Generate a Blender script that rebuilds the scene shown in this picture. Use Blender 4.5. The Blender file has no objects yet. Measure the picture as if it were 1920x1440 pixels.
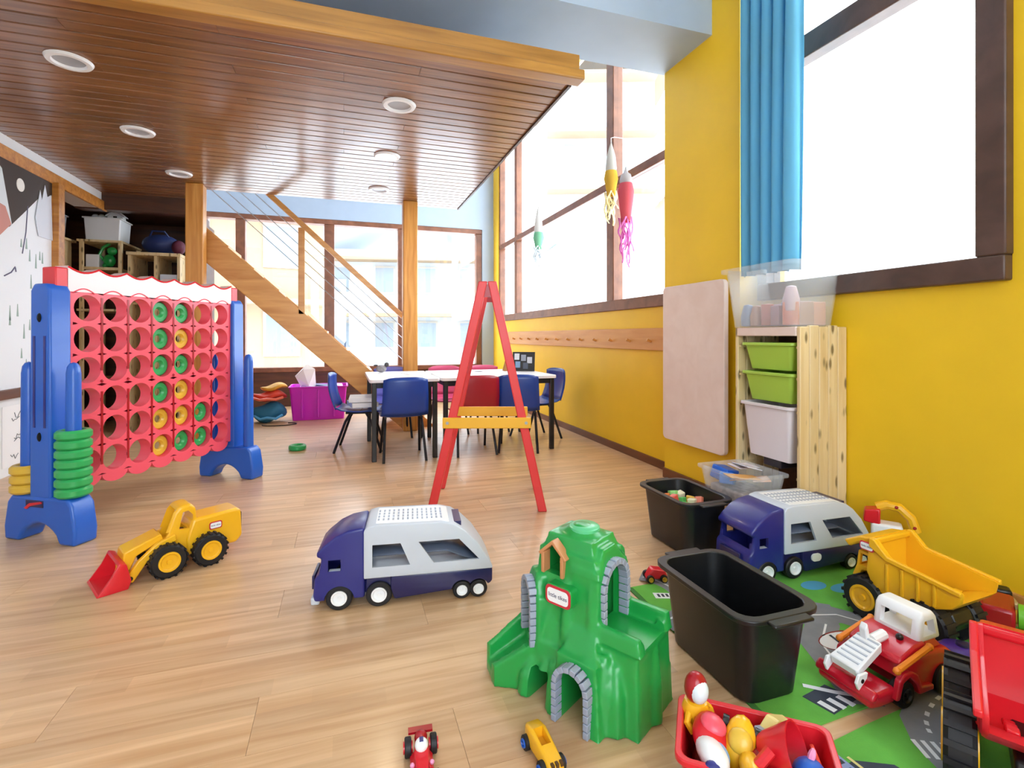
import bpy, bmesh, math, random
from mathutils import Vector, Matrix
random.seed(7)
SC = bpy.context.scene
COL = SC.collection
PI = math.pi
# ------------------------------------------------------------------ camera, world, exposure
CAM_H, YAW = 0.9, math.atan2(315, 952)
cam = bpy.data.cameras.new('camera'); cam_o = bpy.data.objects.new('camera', cam); COL.objects.link(cam_o)
cam.sensor_fit = 'HORIZONTAL'; cam.sensor_width = 36.0; cam.lens = 36.0 * 952 / 1920
cam.shift_y = -90 / 1920; cam.clip_start = 0.02; cam.clip_end = 300
cam_o.location = (0, 0, CAM_H); cam_o.rotation_euler = (PI / 2, 0, -YAW)
SC.camera = cam_o
w = bpy.data.worlds.new('overcast_sky'); SC.world = w; w.use_nodes = True
bg = w.node_tree.nodes['Background']; bg.inputs[0].default_value = (0.87, 0.94, 1.0, 1); bg.inputs[1].default_value = 6.5
SC.view_settings.view_transform = 'Standard'; SC.view_settings.look = 'None'
SC.view_settings.gamma = 1.0; SC.view_settings.use_curve_mapping = False
SC.view_settings.exposure = 0.5
SC.cycles.max_bounces = 8; SC.cycles.diffuse_bounces = 5; SC.cycles.glossy_bounces = 3; SC.cycles.transmission_bounces = 4; SC.cycles.transparent_max_bounces = 12
SC.cycles.sample_clamp_indirect = 8.0

def portal(loc, rot, sx, sy):
    l = bpy.data.lights.new('window_portal', 'AREA'); l.shape = 'RECTANGLE'; l.size = sx; l.size_y = sy
    l.cycles.is_portal = True
    o = bpy.data.objects.new('window_portal', l); o.location = loc; o.rotation_euler = rot; COL.objects.link(o)
portal((2.35, 4.83, 2.4), (0, PI / 2, 0), 2.5, 3.9)
portal((2.42, 1.6, 2.1), (0, PI / 2, 0), 2.1, 1.1)
portal((0.1, 7.3, 1.45), (-PI / 2, 0, 0), 3.7, 2.0)
portal((0.0, -1.9, 1.8), (PI / 2, 0, 0), 2.2, 2.4)

# ------------------------------------------------------------------ materials
def lin(c):
    if isinstance(c, str):
        c = [int(c[i:i + 2], 16) / 255 for i in (0, 2, 4)]
    return tuple((x / 12.92 if x <= 0.04045 else ((x + 0.055) / 1.055) ** 2.4) for x in c)
MATS = {}
def mat(key, col, rough=0.45, metal=0.0, coat=0.0, alpha=None, trans=0.0, bump=0.0, vary=0.0, vscale=6.0, spec=0.5, emit=0.0, sss=0.0):
    if key in MATS: return MATS[key]
    m = bpy.data.materials.new(key); m.use_nodes = True; nt = m.node_tree
    b = nt.nodes['Principled BSDF']; c = lin(col)
    b.inputs['Base Color'].default_value = (*c, 1); b.inputs['Roughness'].default_value = rough
    b.inputs['Metallic'].default_value = metal; b.inputs['Coat Weight'].default_value = coat
    b.inputs['Coat Roughness'].default_value = 0.12
    b.inputs['Specular IOR Level'].default_value = spec
    if trans: b.inputs['Transmission Weight'].default_value = trans
    if sss:
        b.inputs['Subsurface Weight'].default_value = sss; b.inputs['Subsurface Scale'].default_value = 0.01
    if emit:
        b.inputs['Emission Color'].default_value = (*c, 1); b.inputs['Emission Strength'].default_value = emit
    if alpha is not None: b.inputs['Alpha'].default_value = alpha
    if vary or bump:
        tc = nt.nodes.new('ShaderNodeTexCoord'); n = nt.nodes.new('ShaderNodeTexNoise')
        n.inputs['Scale'].default_value = vscale; n.inputs['Detail'].default_value = 4
        nt.links.new(tc.outputs['Object'], n.inputs['Vector'])
        if vary:
            r = nt.nodes.new('ShaderNodeValToRGB')
            r.color_ramp.elements[0].position = 0.3; r.color_ramp.elements[1].position = 0.7
            r.color_ramp.elements[0].color = (*[x * (1 - vary) for x in c], 1)
            r.color_ramp.elements[1].color = (*[min(1, x * (1 + vary * .6)) for x in c], 1)
            nt.links.new(n.outputs['Fac'], r.inputs['Fac']); nt.links.new(r.outputs['Color'], b.inputs['Base Color'])
        if bump:
            n2 = nt.nodes.new('ShaderNodeTexNoise'); n2.inputs['Scale'].default_value = vscale * 25
            nt.links.new(tc.outputs['Object'], n2.inputs['Vector'])
            bp = nt.nodes.new('ShaderNodeBump'); bp.inputs['Strength'].default_value = bump; bp.inputs['Distance'].default_value = 0.002
            nt.links.new(n2.outputs['Fac'], bp.inputs['Height']); nt.links.new(bp.outputs['Normal'], b.inputs['Normal'])
    MATS[key] = m
    return m
def wood(key, c1, c2, scale=(1, 14, 14), rough=0.35, coat=0.3, rnd=0.25, knots=0.0, strips=0, knot_scale=5.0):
    """grain runs along the axis with the small scale; each plank gets its own tone"""
    if key in MATS: return MATS[key]
    m = bpy.data.materials.new(key); m.use_nodes = True; nt = m.node_tree; L = nt.links.new
    b = nt.nodes['Principled BSDF']; b.inputs['Roughness'].default_value = rough; b.inputs['Coat Weight'].default_value = coat
    b.inputs['Coat Roughness'].default_value = 0.18
    tc = nt.nodes.new('ShaderNodeTexCoord'); oi = nt.nodes.new('ShaderNodeObjectInfo')
    mp = nt.nodes.new('ShaderNodeMapping'); mp.inputs['Scale'].default_value = scale
    ad = nt.nodes.new('ShaderNodeVectorMath'); ad.operation = 'ADD'
    mu = nt.nodes.new('ShaderNodeMath'); mu.operation = 'MULTIPLY'; mu.inputs[1].default_value = 37.0
    L(oi.outputs['Random'], mu.inputs[0]); L(tc.outputs['Object'], ad.inputs[0]); L(mu.outputs[0], ad.inputs[1])
    L(ad.outputs[0], mp.inputs['Vector'])
    n = nt.nodes.new('ShaderNodeTexNoise'); n.inputs['Scale'].default_value = 2.2; n.inputs['Detail'].default_value = 7
    n.inputs['Distortion'].default_value = 0.6
    L(mp.outputs[0], n.inputs['Vector'])
    r = nt.nodes.new('ShaderNodeValToRGB'); r.color_ramp.elements[0].position = 0.3; r.color_ramp.elements[1].position = 0.72
    r.color_ramp.elements[0].color = (*lin(c2), 1); r.color_ramp.elements[1].color = (*lin(c1), 1)
    L(n.outputs['Fac'], r.inputs['Fac']); out = r.outputs['Color']
    val = oi.outputs['Random']
    if strips:
        sx = nt.nodes.new('ShaderNodeSeparateXYZ'); L(tc.outputs['Object'], sx.inputs[0])
        a = nt.nodes.new('ShaderNodeMath'); a.operation = 'MULTIPLY'; a.inputs[1].default_value = strips; L(sx.outputs['Y'], a.inputs[0])
        fl = nt.nodes.new('ShaderNodeMath'); fl.operation = 'FLOOR'; L(a.outputs[0], fl.inputs[0])
        q = nt.nodes.new('ShaderNodeMath'); q.operation = 'MULTIPLY_ADD'; q.inputs[1].default_value = 2.1; L(sx.outputs['X'], q.inputs[0])
        q2 = nt.nodes.new('ShaderNodeMath'); q2.operation = 'MULTIPLY'; q2.inputs[1].default_value = 0.37; L(fl.outputs[0], q2.inputs[0]); L(q2.outputs[0], q.inputs[2])
        fx = nt.nodes.new('ShaderNodeMath'); fx.operation = 'FLOOR'; L(q.outputs[0], fx.inputs[0])
        cb = nt.nodes.new('ShaderNodeCombineXYZ'); L(fx.outputs[0], cb.inputs[0]); L(fl.outputs[0], cb.inputs[1]); L(mu.outputs[0], cb.inputs[2])
        wn = nt.nodes.new('ShaderNodeTexWhiteNoise'); L(cb.outputs[0], wn.inputs['Vector']); val = wn.outputs['Value']
    h = nt.nodes.new('ShaderNodeHueSaturation')
    mr = nt.nodes.new('ShaderNodeMapRange'); mr.inputs['To Min'].default_value = 1 - rnd; mr.inputs['To Max'].default_value = 1 + rnd
    L(val, mr.inputs['Value']); L(mr.outputs[0], h.inputs['Value']); L(out, h.inputs['Color']); out = h.outputs['Color']
    if knots:
        v = nt.nodes.new('ShaderNodeTexVoronoi'); v.inputs['Scale'].default_value = knot_scale
        mp2 = nt.nodes.new('ShaderNodeMapping'); mp2.inputs['Scale'].default_value = tuple(0.45 if s == min(scale) else 1.3 for s in scale)
        L(ad.outputs[0], mp2.inputs['Vector']); L(mp2.outputs[0], v.inputs['Vector'])
        kr = nt.nodes.new('ShaderNodeMapRange'); kr.inputs['From Min'].default_value = knots; kr.inputs['From Max'].default_value = knots * 0.5
        L(v.outputs['Distance'], kr.inputs['Value'])
        mx = nt.nodes.new('ShaderNodeMix'); mx.data_type = 'RGBA'; L(kr.outputs[0], mx.inputs['Factor']); L(out, mx.inputs[6])
        mx.inputs[7].default_value = (*[x * .35 for x in lin(c2)], 1); out = mx.outputs[2]
    L(out, b.inputs['Base Color']); MATS[key] = m
    return m
def glassmat(key, tint=(0.97, 0.99, 1.0), gloss=0.07):
    if key in MATS: return MATS[key]
    m = bpy.data.materials.new(key); m.use_nodes = True; nt = m.node_tree; nt.nodes.clear()
    o = nt.nodes.new('ShaderNodeOutputMaterial'); t = nt.nodes.new('ShaderNodeBsdfTransparent'); g = nt.nodes.new('ShaderNodeBsdfGlossy')
    g.inputs['Roughness'].default_value = 0.02; t.inputs[0].default_value = (*tint, 1); x = nt.nodes.new('ShaderNodeMixShader'); x.inputs[0].default_value = gloss
    nt.links.new(t.outputs[0], x.inputs[1]); nt.links.new(g.outputs[0], x.inputs[2]); nt.links.new(x.outputs[0], o.inputs[0])
    MATS[key] = m; return m
def clothmat(key, col, trans=0.4):
    if key in MATS: return MATS[key]
    m = bpy.data.materials.new(key); m.use_nodes = True; nt = m.node_tree; nt.nodes.clear(); c = (*lin(col), 1)
    o = nt.nodes.new('ShaderNodeOutputMaterial'); d = nt.nodes.new('ShaderNodeBsdfDiffuse'); t = nt.nodes.new('ShaderNodeBsdfTranslucent')
    d.inputs[0].default_value = c; t.inputs[0].default_value = c; x = nt.nodes.new('ShaderNodeMixShader'); x.inputs[0].default_value = trans
    nt.links.new(d.outputs[0], x.inputs[1]); nt.links.new(t.outputs[0], x.inputs[2]); nt.links.new(x.outputs[0], o.inputs[0])
    MATS[key] = m; return m
M_FLOOR = wood('laminate floor', 'DDB990', 'C0966C', (0.9, 16, 16), 0.36, 0.25, 0.09, strips=15.8)
M_CEIL = wood('varnished ceiling planks', '9C683C', '6C4020', (0.8, 16, 16), 0.30, 0.5, 0.16)
M_GROOVE = mat('dark groove', '2A150A', 0.8)
M_BEAM = wood('honey beam wood', 'D2913F', 'A8641F', (0.8, 12, 12), 0.4, 0.25, 0.08)
M_TRIM = wood('olive brown trim wood', 'B8843A', '8C5E22', (0.8, 12, 12), 0.4, 0.25, 0.08)
M_POST = wood('knotty honey post', 'DFA24E', 'B87424', (14, 14, 0.9), 0.42, 0.2, 0.05, knots=0.16)
M_STAIR = wood('stair wood', 'DDA356', 'BD7C33', (1.0, 9, 9), 0.4, 0.2, 0.06)
M_DARKWOOD = wood('dark stained wood', '5A3218', '3A1E0E', (0.8, 12, 12), 0.45, 0.2, 0.1)
M_FRAME = wood('brown window frame', '8A563A', '6A3E28', (4, 4, 4), 0.45, 0.15, 0.08)
M_FRAMED = wood('dark brown window frame', '5C4238', '453028', (4, 4, 4), 0.45, 0.15, 0.08)
M_YEL = mat('yellow wall paint', 'F0C41C', 0.5, bump=0.15, vary=0.05, vscale=3)
M_BLUEW = mat('pale blue grey paint', 'A9BBD0', 0.55, vary=0.03)
M_WHITE = mat('white wall paint', 'EDEFF2', 0.6, vary=0.02)
M_BASEB = wood('baseboard wood', '7A4728', '56301A', (4, 1, 4), 0.45, 0.1, 0.05)
M_GLASS = glassmat('window glass')
M_PINE = wood('pale pine', 'EBD7AC', 'D6B983', (10, 10, 0.8), 0.5, 0.1, 0.06, knots=0.30, knot_scale=21.0)
M_PINEH = wood('pinkish plywood', 'EBD6CC', 'E4CCC0', (5, 5, 5), 0.5, 0.1, 0.03)
M_RAIL = wood('coat rail wood', 'E0A45A', 'CC8A40', (10, 0.8, 10), 0.45, 0.15, 0.05)
def plastic(key, col, rough=0.32): return mat(key, col, rough, coat=0.15)
M_RED = plastic('red plastic', 'D81E2C'); M_REDP = plastic('pink red plastic', 'EE5468', 0.38); M_DRED = plastic('deep red plastic', 'A30A1C')
M_BLUE = plastic('blue plastic', '1F5FC4'); M_NAVY = plastic('navy plastic', '262A7C'); M_NAVYD = plastic('dark navy plastic', '1E1F52')
M_GREEN = plastic('green plastic', '1E9A45', 0.3); M_LGREEN = plastic('ring green plastic', '2FA85C', 0.35); M_YELP = plastic('yellow plastic', 'F2B61E', 0.32)
M_YELR = plastic('ring yellow plastic', 'DDB43A', 0.38); M_LGREY = plastic('light grey plastic', 'C6CEDA', 0.4); M_WPL = plastic('white plastic', 'F1F3F6', 0.4)
M_BLACK = plastic('black plastic', '101114', 0.4); M_TYRE = mat('black tyre rubber', '15151A', 0.55); M_GREYST = plastic('grey stone plastic', '9AA2B4', 0.5)
M_ORANGE = plastic('orange plastic', 'F08A24', 0.4); M_BROWNP = plastic('tan plastic', 'C98A5A', 0.45); M_PURPLE = plastic('purple plastic', '4B2E9E', 0.35)
M_MAG = plastic('magenta plastic', 'CC10C4', 0.4); M_LIME = plastic('lime plastic', 'A9CE4C', 0.4); M_LILAC = plastic('lilac plastic', 'A9A4D8', 0.45)
M_METAL = mat('dark metal', '2A2A30', 0.35, metal=0.6); M_STEEL = mat('steel wire', 'B8BCC2', 0.3, metal=0.9)
M_CHAIRB = plastic('blue chair shell', '123E96', 0.35); M_CHAIRR = plastic('red chair shell', 'A3142C', 0.35); M_CHAIRP = plastic('pink chair shell', 'D8507E', 0.4)
M_CHAIRL = plastic('lavender chair shell', '6C6CCB', 0.4)
M_CLEAR = mat('frosted clear plastic', 'EEF4F8', 0.25, alpha=0.2); M_FROST = mat('milky drawer plastic', 'E9E0E4', 0.35, alpha=0.93)
M_PAPER = mat('white paper', 'F4F4F6', 0.7); M_TEAL = plastic('teal fabric', '1C6E96', 0.7); M_SNOW = mat('snow', 'F4F7FB', 0.8)
M_HOLE = mat('black void', '08080A', 0.9); M_PINK = plastic('pink plastic', 'F29AC4', 0.4); M_SKYB = plastic('light blue plastic', '86B8EE', 0.35)

# ------------------------------------------------------------------ mesh helpers
class P:
    def __init__(s): s.v = []; s.f = []; s.M = Matrix.Identity(4)
    def add(s, vs, fs):
        o = len(s.v); s.v += [tuple(s.M @ Vector(v)) for v in vs]; s.f += [tuple(i + o for i in f) for f in fs]; return s
    def box(s, x0, x1, y0, y1, z0, z1):
        return s.add([(x0, y0, z0), (x1, y0, z0), (x1, y1, z0), (x0, y1, z0), (x0, y0, z1), (x1, y0, z1), (x1, y1, z1), (x0, y1, z1)],
                     [(3, 2, 1, 0), (4, 5, 6, 7), (0, 1, 5, 4), (1, 2, 6, 5), (2, 3, 7, 6), (3, 0, 4, 7)])
    def frust(s, x0, x1, y0, y1, z0, z1, t):
        """box whose bottom is inset by t"""
        return s.add([(x0 + t, y0 + t, z0), (x1 - t, y0 + t, z0), (x1 - t, y1 - t, z0), (x0 + t, y1 - t, z0), (x0, y0, z1), (x1, y0, z1), (x1, y1, z1), (x0, y1, z1)],
                     [(3, 2, 1, 0), (4, 5, 6, 7), (0, 1, 5, 4), (1, 2, 6, 5), (2, 3, 7, 6), (3, 0, 4, 7)])
    def prism(s, poly, a0, a1, plane='xz'):
        area = sum(poly[i - 1][0] * poly[i][1] - poly[i][0] * poly[i - 1][1] for i in range(len(poly)))
        if area < 0: poly = poly[::-1]
        n = len(poly)
        def pt(p, a): return {'xz': (p[0], a, p[1]), 'yz': (a, p[0], p[1]), 'xy': (p[0], p[1], a)}[plane]
        vs = [pt(p, a0) for p in poly] + [pt(p, a1) for p in poly]
        side = [(i, (i + 1) % n, n + (i + 1) % n, n + i) for i in range(n)]
        bot, top = tuple(range(n))[::-1], tuple(range(n, 2 * n))
        if plane == 'xz': fs = [f[::-1] for f in side] + [bot[::-1], top[::-1]]
        else: fs = side + [bot, top]
        return s.add(vs, fs)
    def cyl(s, p0, p1, r0, r1=None, n=16, cap=True):
        r1 = r0 if r1 is None else r1; p0 = Vector(p0); p1 = Vector(p1); d = (p1 - p0).normalized()
        a = d.orthogonal().normalized(); b = d.cross(a); vs = []
        for p, r in ((p0, r0), (p1, r1)):
            vs += [tuple(p + (a * math.cos(2 * PI * i / n) + b * math.sin(2 * PI * i / n)) * r) for i in range(n)]
        fs = [(i, (i + 1) % n, n + (i + 1) % n, n + i) for i in range(n)]
        if cap: fs += [tuple(range(n))[::-1], tuple(range(n, 2 * n))]
        return s.add(vs, fs)
    def tube(s, pts, r, n=8):
        pts = [Vector(p) for p in pts]; rings = []; a = None
        for i, p in enumerate(pts):
            d = ((pts[i + 1] if i + 1 < len(pts) else p) - (pts[i - 1] if i else p)).normalized()
            a = d.orthogonal().normalized() if a is None else (a - d * a.dot(d)).normalized()
            b = d.cross(a); rr = r[i] if isinstance(r, (list, tuple)) else r
            rings.append([tuple(p + (a * math.cos(2 * PI * k / n) + b * math.sin(2 * PI * k / n)) * rr) for k in range(n)])
        vs = [v for q in rings for v in q]; fs = []
        for i in range(len(pts) - 1):
            for k in range(n): fs.append((i * n + k, i * n + (k + 1) % n, (i + 1) * n + (k + 1) % n, (i + 1) * n + k))
        fs += [tuple(range(n))[::-1], tuple(range((len(pts) - 1) * n, len(pts) * n))]
        return s.add(vs, fs)
    def lathe(s, prof, n=24, c=(0, 0, 0), axis='z'):
        vs = []; m = len(prof)
        for i in range(n):
            t = 2 * PI * i / n
            for r, h in prof:
                x, y = r * math.cos(t), r * math.sin(t)
                vs.append({'z': (c[0] + x, c[1] + y, c[2] + h), 'y': (c[0] + y, c[1] + h, c[2] + x), 'x': (c[0] + h, c[1] + x, c[2] + y)}[axis])
        fs = []
        for i in range(n):
            j = (i + 1) % n
            for k in range(m - 1): fs.append((i * m + k, j * m + k, j * m + k + 1, i * m + k + 1))
        return s.add(vs, fs)
    def ring(s, ro, ri, h, n=28, c=(0, 0, 0), axis='z', e=0.2):
        b = min(h, ro - ri) * e
        pr = [(ri, b), (ri + b, 0), (ro - b, 0), (ro, b), (ro, h - b), (ro - b, h), (ri + b, h), (ri, h - b), (ri, b)]
        return s.lathe(pr, n, c, axis)
    def ball(s, c, r, nu=16, nv=10):
        r = (r, r, r) if not isinstance(r, (tuple, list)) else r
        vs = [(c[0], c[1], c[2] - r[2])]; 
        for j in range(1, nv):
            ph = PI * j / nv - PI / 2
            vs += [(c[0] + r[0] * math.cos(ph) * math.cos(2 * PI * i / nu), c[1] + r[1] * math.cos(ph) * math.sin(2 * PI * i / nu), c[2] + r[2] * math.sin(ph)) for i in range(nu)]
        vs.append((c[0], c[1], c[2] + r[2])); fs = []
        for i in range(nu): fs.append((0, 1 + (i + 1) % nu, 1 + i))
        for j in range(nv - 2):
            for i in range(nu):
                a, b = 1 + j * nu + i, 1 + j * nu + (i + 1) % nu; fs.append((a, b, b + nu, a + nu))
        l = len(vs) - 1
        for i in range(nu): fs.append((l, l - nu + i, l - nu + (i + 1) % nu))
        return s.add(vs, fs)
    def hull(s, pts):
        bm = bmesh.new()
        for p in pts: bm.verts.new(p)
        r = bmesh.ops.convex_hull(bm, input=bm.verts)
        bmesh.ops.delete(bm, geom=[g for g in bm.verts if not g.link_faces], context='VERTS')
        bm.verts.index_update()
        s.add([tuple(v.co) for v in bm.verts], [tuple(v.index for v in f.verts) for f in bm.faces]); bm.free(); return s
    def plate(s, outer, holes, a0, a1, plane='xz'):
        """flat plate with holes, extruded from a0 to a1"""
        bm = bmesh.new(); es = []
        for loop in [outer] + holes:
            vs = [bm.verts.new((p[0], p[1], 0)) for p in loop]
            es += [bm.edges.new((vs[i - 1], vs[i])) for i in range(len(vs))]
        bmesh.ops.triangle_fill(bm, edges=es, use_beauty=True, normal=(0, 0, 1))
        bmesh.ops.recalc_face_normals(bm, faces=bm.faces)
        fs = list(bm.faces)
        if fs and fs[0].normal.z < 0: bmesh.ops.reverse_faces(bm, faces=fs)
        ex = bmesh.ops.extrude_face_region(bm, geom=list(bm.faces))
        for g in ex['geom']:
            if isinstance(g, bmesh.types.BMVert): g.co.z = a1 - a0
        bmesh.ops.recalc_face_normals(bm, faces=bm.faces)
        bm.verts.index_update()
        def pt(p): return {'xz': (p.x, a0 + p.z, p.y), 'yz': (a0 + p.z, p.x, p.y), 'xy': (p.x, p.y, a0 + p.z)}[plane]
        s.add([pt(v.co) for v in bm.verts], [tuple(v.index for v in f.verts) for f in bm.faces]); bm.free(); return s
    def grid(s, rows):
        n = len(rows[0]); vs = [p for r in rows for p in r]
        return s.add(vs, [(j * n + i, j * n + i + 1, (j + 1) * n + i + 1, (j + 1) * n + i) for j in range(len(rows) - 1) for i in range(n - 1)])
    def mesh(s, name, m, smooth=35):
        me = bpy.data.meshes.new(name); me.from_pydata(s.v, [], s.f); me.update()
        bm = bmesh.new(); bm.from_mesh(me); bmesh.ops.recalc_face_normals(bm, faces=bm.faces); bm.to_mesh(me); bm.free()
        if m: me.materials.append(m)
        if smooth:
            me.polygons.foreach_set('use_smooth', [True] * len(me.polygons)); me.set_sharp_from_angle(angle=math.radians(smooth))
        return me
    def o(s, name, m, parent=None, bevel=0, seg=2, smooth=35, loc=None, rot=None, label=None, sub=0, solid=0):
        ob = bpy.data.objects.new(name, s.mesh(name, m, smooth)); COL.objects.link(ob)
        if parent: ob.parent = parent
        if loc: ob.location = loc
        if rot: ob.rotation_euler = rot
        if solid:
            q = ob.modifiers.new('solid', 'SOLIDIFY'); q.thickness = solid; q.offset = 0
        if bevel:
            q = ob.modifiers.new('bevel', 'BEVEL'); q.width = bevel; q.segments = seg; q.limit_method = 'ANGLE'; q.angle_limit = math.radians(35); q.use_clamp_overlap = True
            ob.data.polygons.foreach_set('use_smooth', [True] * len(ob.data.polygons))
        if sub:
            q = ob.modifiers.new('sub', 'SUBSURF'); q.levels = sub; q.render_levels = sub
        if label: ob['label'] = label
        return ob
def inst(name, me, parent=None, loc=(0, 0, 0), rot=None):
    ob = bpy.data.objects.new(name, me); COL.objects.link(ob); ob.location = loc
    if parent: ob.parent = parent
    if rot: ob.rotation_euler = rot
    return ob
def tag(o, label, cat, group=None, kind=None):
    o['label'] = label; o['category'] = cat
    if group: o['group'] = group
    if kind: o['kind'] = kind
    return o
def struct(o, label=None, cat=None):
    o['kind'] = 'structure'
    if label: o['label'] = label
    if cat: o['category'] = cat
    return o
def thing(name, label, cat, loc=(0, 0, 0), rz=0, group=None, scale=1, rot=None):
    o = bpy.data.objects.new(name, None); COL.objects.link(o); o.empty_display_size = 0.05
    o.location = loc; o.rotation_euler = rot or (0, 0, rz); o.scale = (scale,) * 3
    return tag(o, label, cat, group)
def dup(root, loc, rz, label, group=None, scale=None):
    def cp(o, par):
        c = o.copy(); COL.objects.link(c); c.parent = par
        for ch in list(o.children): cp(ch, c)
        return c
    r = cp(root, None); r.location = loc; r.rotation_euler = (0, 0, rz); r['label'] = label
    if group: r['group'] = group
    if scale: r.scale = (scale,) * 3
    return r
def bake(ob):
    """apply the modifiers"""
    dg = bpy.context.evaluated_depsgraph_get(); me = bpy.data.meshes.new_from_object(ob.evaluated_get(dg))
    ob.modifiers.clear(); ob.data = me; return ob
def cut(ob, cutters):
    for c in cutters:
        c.parent = ob.parent
        q = ob.modifiers.new('cut', 'BOOLEAN'); q.object = c; q.operation = 'DIFFERENCE'; q.solver = 'EXACT'
    bpy.context.view_layer.update(); bake(ob)
    for c in cutters: bpy.data.objects.remove(c, do_unlink=True)
    ob.data.polygons.foreach_set('use_smooth', [True] * len(ob.data.polygons)); ob.data.set_sharp_from_angle(angle=math.radians(35))
    return ob
def text(s, size, m, parent, loc, rot, ext=0.0008, name='lettering'):
    cu = bpy.data.curves.new(name, 'FONT'); cu.body = s; cu.size = size; cu.extrude = ext; cu.align_x = 'CENTER'; cu.align_y = 'CENTER'
    cu.materials.append(m); f = bpy.data.objects.new(name, cu); COL.objects.link(f)
    dg = bpy.context.evaluated_depsgraph_get(); me = bpy.data.meshes.new_from_object(f.evaluated_get(dg)); bpy.data.objects.remove(f, do_unlink=True)
    o = bpy.data.objects.new(name, me); COL.objects.link(o); o.parent = parent; o.location = loc; o.rotation_euler = rot
    return o
def rrect(x0, x1, y0, y1, r, n=5):
    out = []
    for cx, cy, a in ((x1 - r, y1 - r, 0), (x0 + r, y1 - r, PI / 2), (x0 + r, y0 + r, PI), (x1 - r, y0 + r, 1.5 * PI)):
        out += [(cx + r * math.cos(a + PI / 2 * k / n), cy + r * math.sin(a + PI / 2 * k / n)) for k in range(n + 1)]
    return out
def circ(cx, cy, r, n=24): return [(cx + r * math.cos(2 * PI * k / n), cy + r * math.sin(2 * PI * k / n)) for k in range(n)]

# ================================================================== THE SETTING
# floor boards
floor = struct(P().box(-3.4, 2.3, -1.8, 7.1, -0.06, -0.004).o('floor', mat('floor joint', '8F6F4E', .8)), 'light oak laminate floor of long boards', 'floor')
pl = {}
def plank_mesh(L, W=0.1868, T=0.012, key='f', m=M_FLOOR):
    k = (key, round(L, 3))
    if k not in pl: pl[k] = P().box(0, L, 0, W, -T, 0).mesh('floor_plank', m, 0)
    return pl[k]
y = -1.6; row = 0
while y < 7.05:
    x = -2.9 - 0.45 * (row % 3)
    while x < 2.2:
        x1 = min(x + 1.35, 2.2); x0 = max(x, -3.3)
        if x1 - x0 > 0.05: inst('floor_plank', plank_mesh(x1 - x0 - 0.0008), floor, (x0, y, 0))
        x += 1.35
    y += 0.1875; row += 1
# wooden ceiling of the mezzanine, boards running across
ceil = struct(P().box(-2.06, 1.1, 2.30, 5.03, 2.195, 2.27).box(-2.06, -1.25, 5.03, 5.5, 2.195, 2.27).o('ceiling', M_DARKWOOD), 'glossy brown plank ceiling under the mezzanine', 'ceiling')
cp = {}
def cplank(L):
    k = round(L, 3)
    if k not in cp: cp[k] = P().add([(0, 0, 0.016), (0, 0.006, 0), (0, 0.080, 0), (0, 0.086, 0.016), (L, 0, 0.016), (L, 0.006, 0), (L, 0.080, 0), (L, 0.086, 0.016)],
                                    [(0, 1, 5, 4), (1, 2, 6, 5), (2, 3, 7, 6), (0, 3, 2, 1), (4, 5, 6, 7)]).mesh('ceiling_plank', M_CEIL, 0)
    return cp[k]
y = 2.345; row = 0
while y < 5.45:
    xe = 1.085 if y < 4.98 else -1.25
    xs = [-2.06] + ([(-0.5, 0.35, -1.1, 0.0)[row % 4]] if y < 4.98 else []) + [xe]
    for a, b in zip(xs, xs[1:]): inst('ceiling_plank', cplank(b - a - 0.002), ceil, (a, y, 2.18))
    y += 0.0875; row += 1
struct(P().box(-2.06, 1.13, 2.265, 2.345, 2.165, 2.215).o('trim_1', M_TRIM, bevel=0.006), 'honey coloured lower moulding along the mezzanine edge', 'trim')
struct(P().box(-2.06, 1.11, 2.285, 2.36, 2.216, 2.295).o('trim_2', M_TRIM, bevel=0.004), 'upper honey wood edge board above the plank ceiling', 'trim')
struct(P().box(1.085, 1.10, 2.36, 5.04, 2.17, 2.28).o('trim_3', M_DARKWOOD), 'thin dark edge strip on the open side of the ceiling', 'trim')
# upper part of the hall
struct(P().box(-2.3, 2.4, -1.9, 7.3, 3.8, 3.9).o('ceiling_upper', M_WHITE), 'white high ceiling above the mezzanine', 'ceiling')
struct(P().box(-2.06, 1.96, 2.34, 2.80, 2.58, 3.1).box(-2.06, 1.2, 2.80, 3.05, 2.58, 3.1).o('beam', M_BLUEW), 'broad pale blue grey beam crossing the hall', 'beam')
# right wall: far part, pillar, near part
struct(P().box(2.05, 2.25, 2.6, 7.05, 0, 1.12).box(2.05, 2.11, 6.80, 7.05, 1.12, 3.8).box(2.05, 2.25, 2.6, 6.8, 3.65, 3.8).o('wall_right', M_YEL), 'yellow painted wall below the long window', 'wall')
struct(P().box(1.95, 2.25, 2.13, 2.78, 0, 3.8).o('pillar', M_YEL), 'yellow wall pillar between the two windows', 'pillar')
struct(P().box(2.1, 2.3, -1.8, 2.13, 0, 1.09).box(2.1, 2.3, -1.8, 1.075, 1.09, 3.8).box(2.1, 2.3, 1.075, 2.13, 3.2, 3.8).o('wall_right_near', M_YEL), 'yellow wall around the tall near window', 'wall')
struct(P().box(2.035, 2.05, 2.78, 7.05, 0, 0.055).o('baseboard_right', M_BASEB), 'brown baseboard along the far yellow wall', 'baseboard')
struct(P().box(1.935, 1.95, 2.13, 2.78, 0, 0.06).box(1.95, 2.05, 2.78, 2.795, 0, 0.06).o('baseboard_pillar', M_BASEB), 'brown baseboard around the yellow pillar', 'baseboard')
struct(P().box(2.085, 2.1, -1.8, 1.9, 0, 0.055).o('baseboard_near', M_RAIL, bevel=0.003), 'light wooden baseboard behind the toy trucks', 'baseboard')
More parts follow.
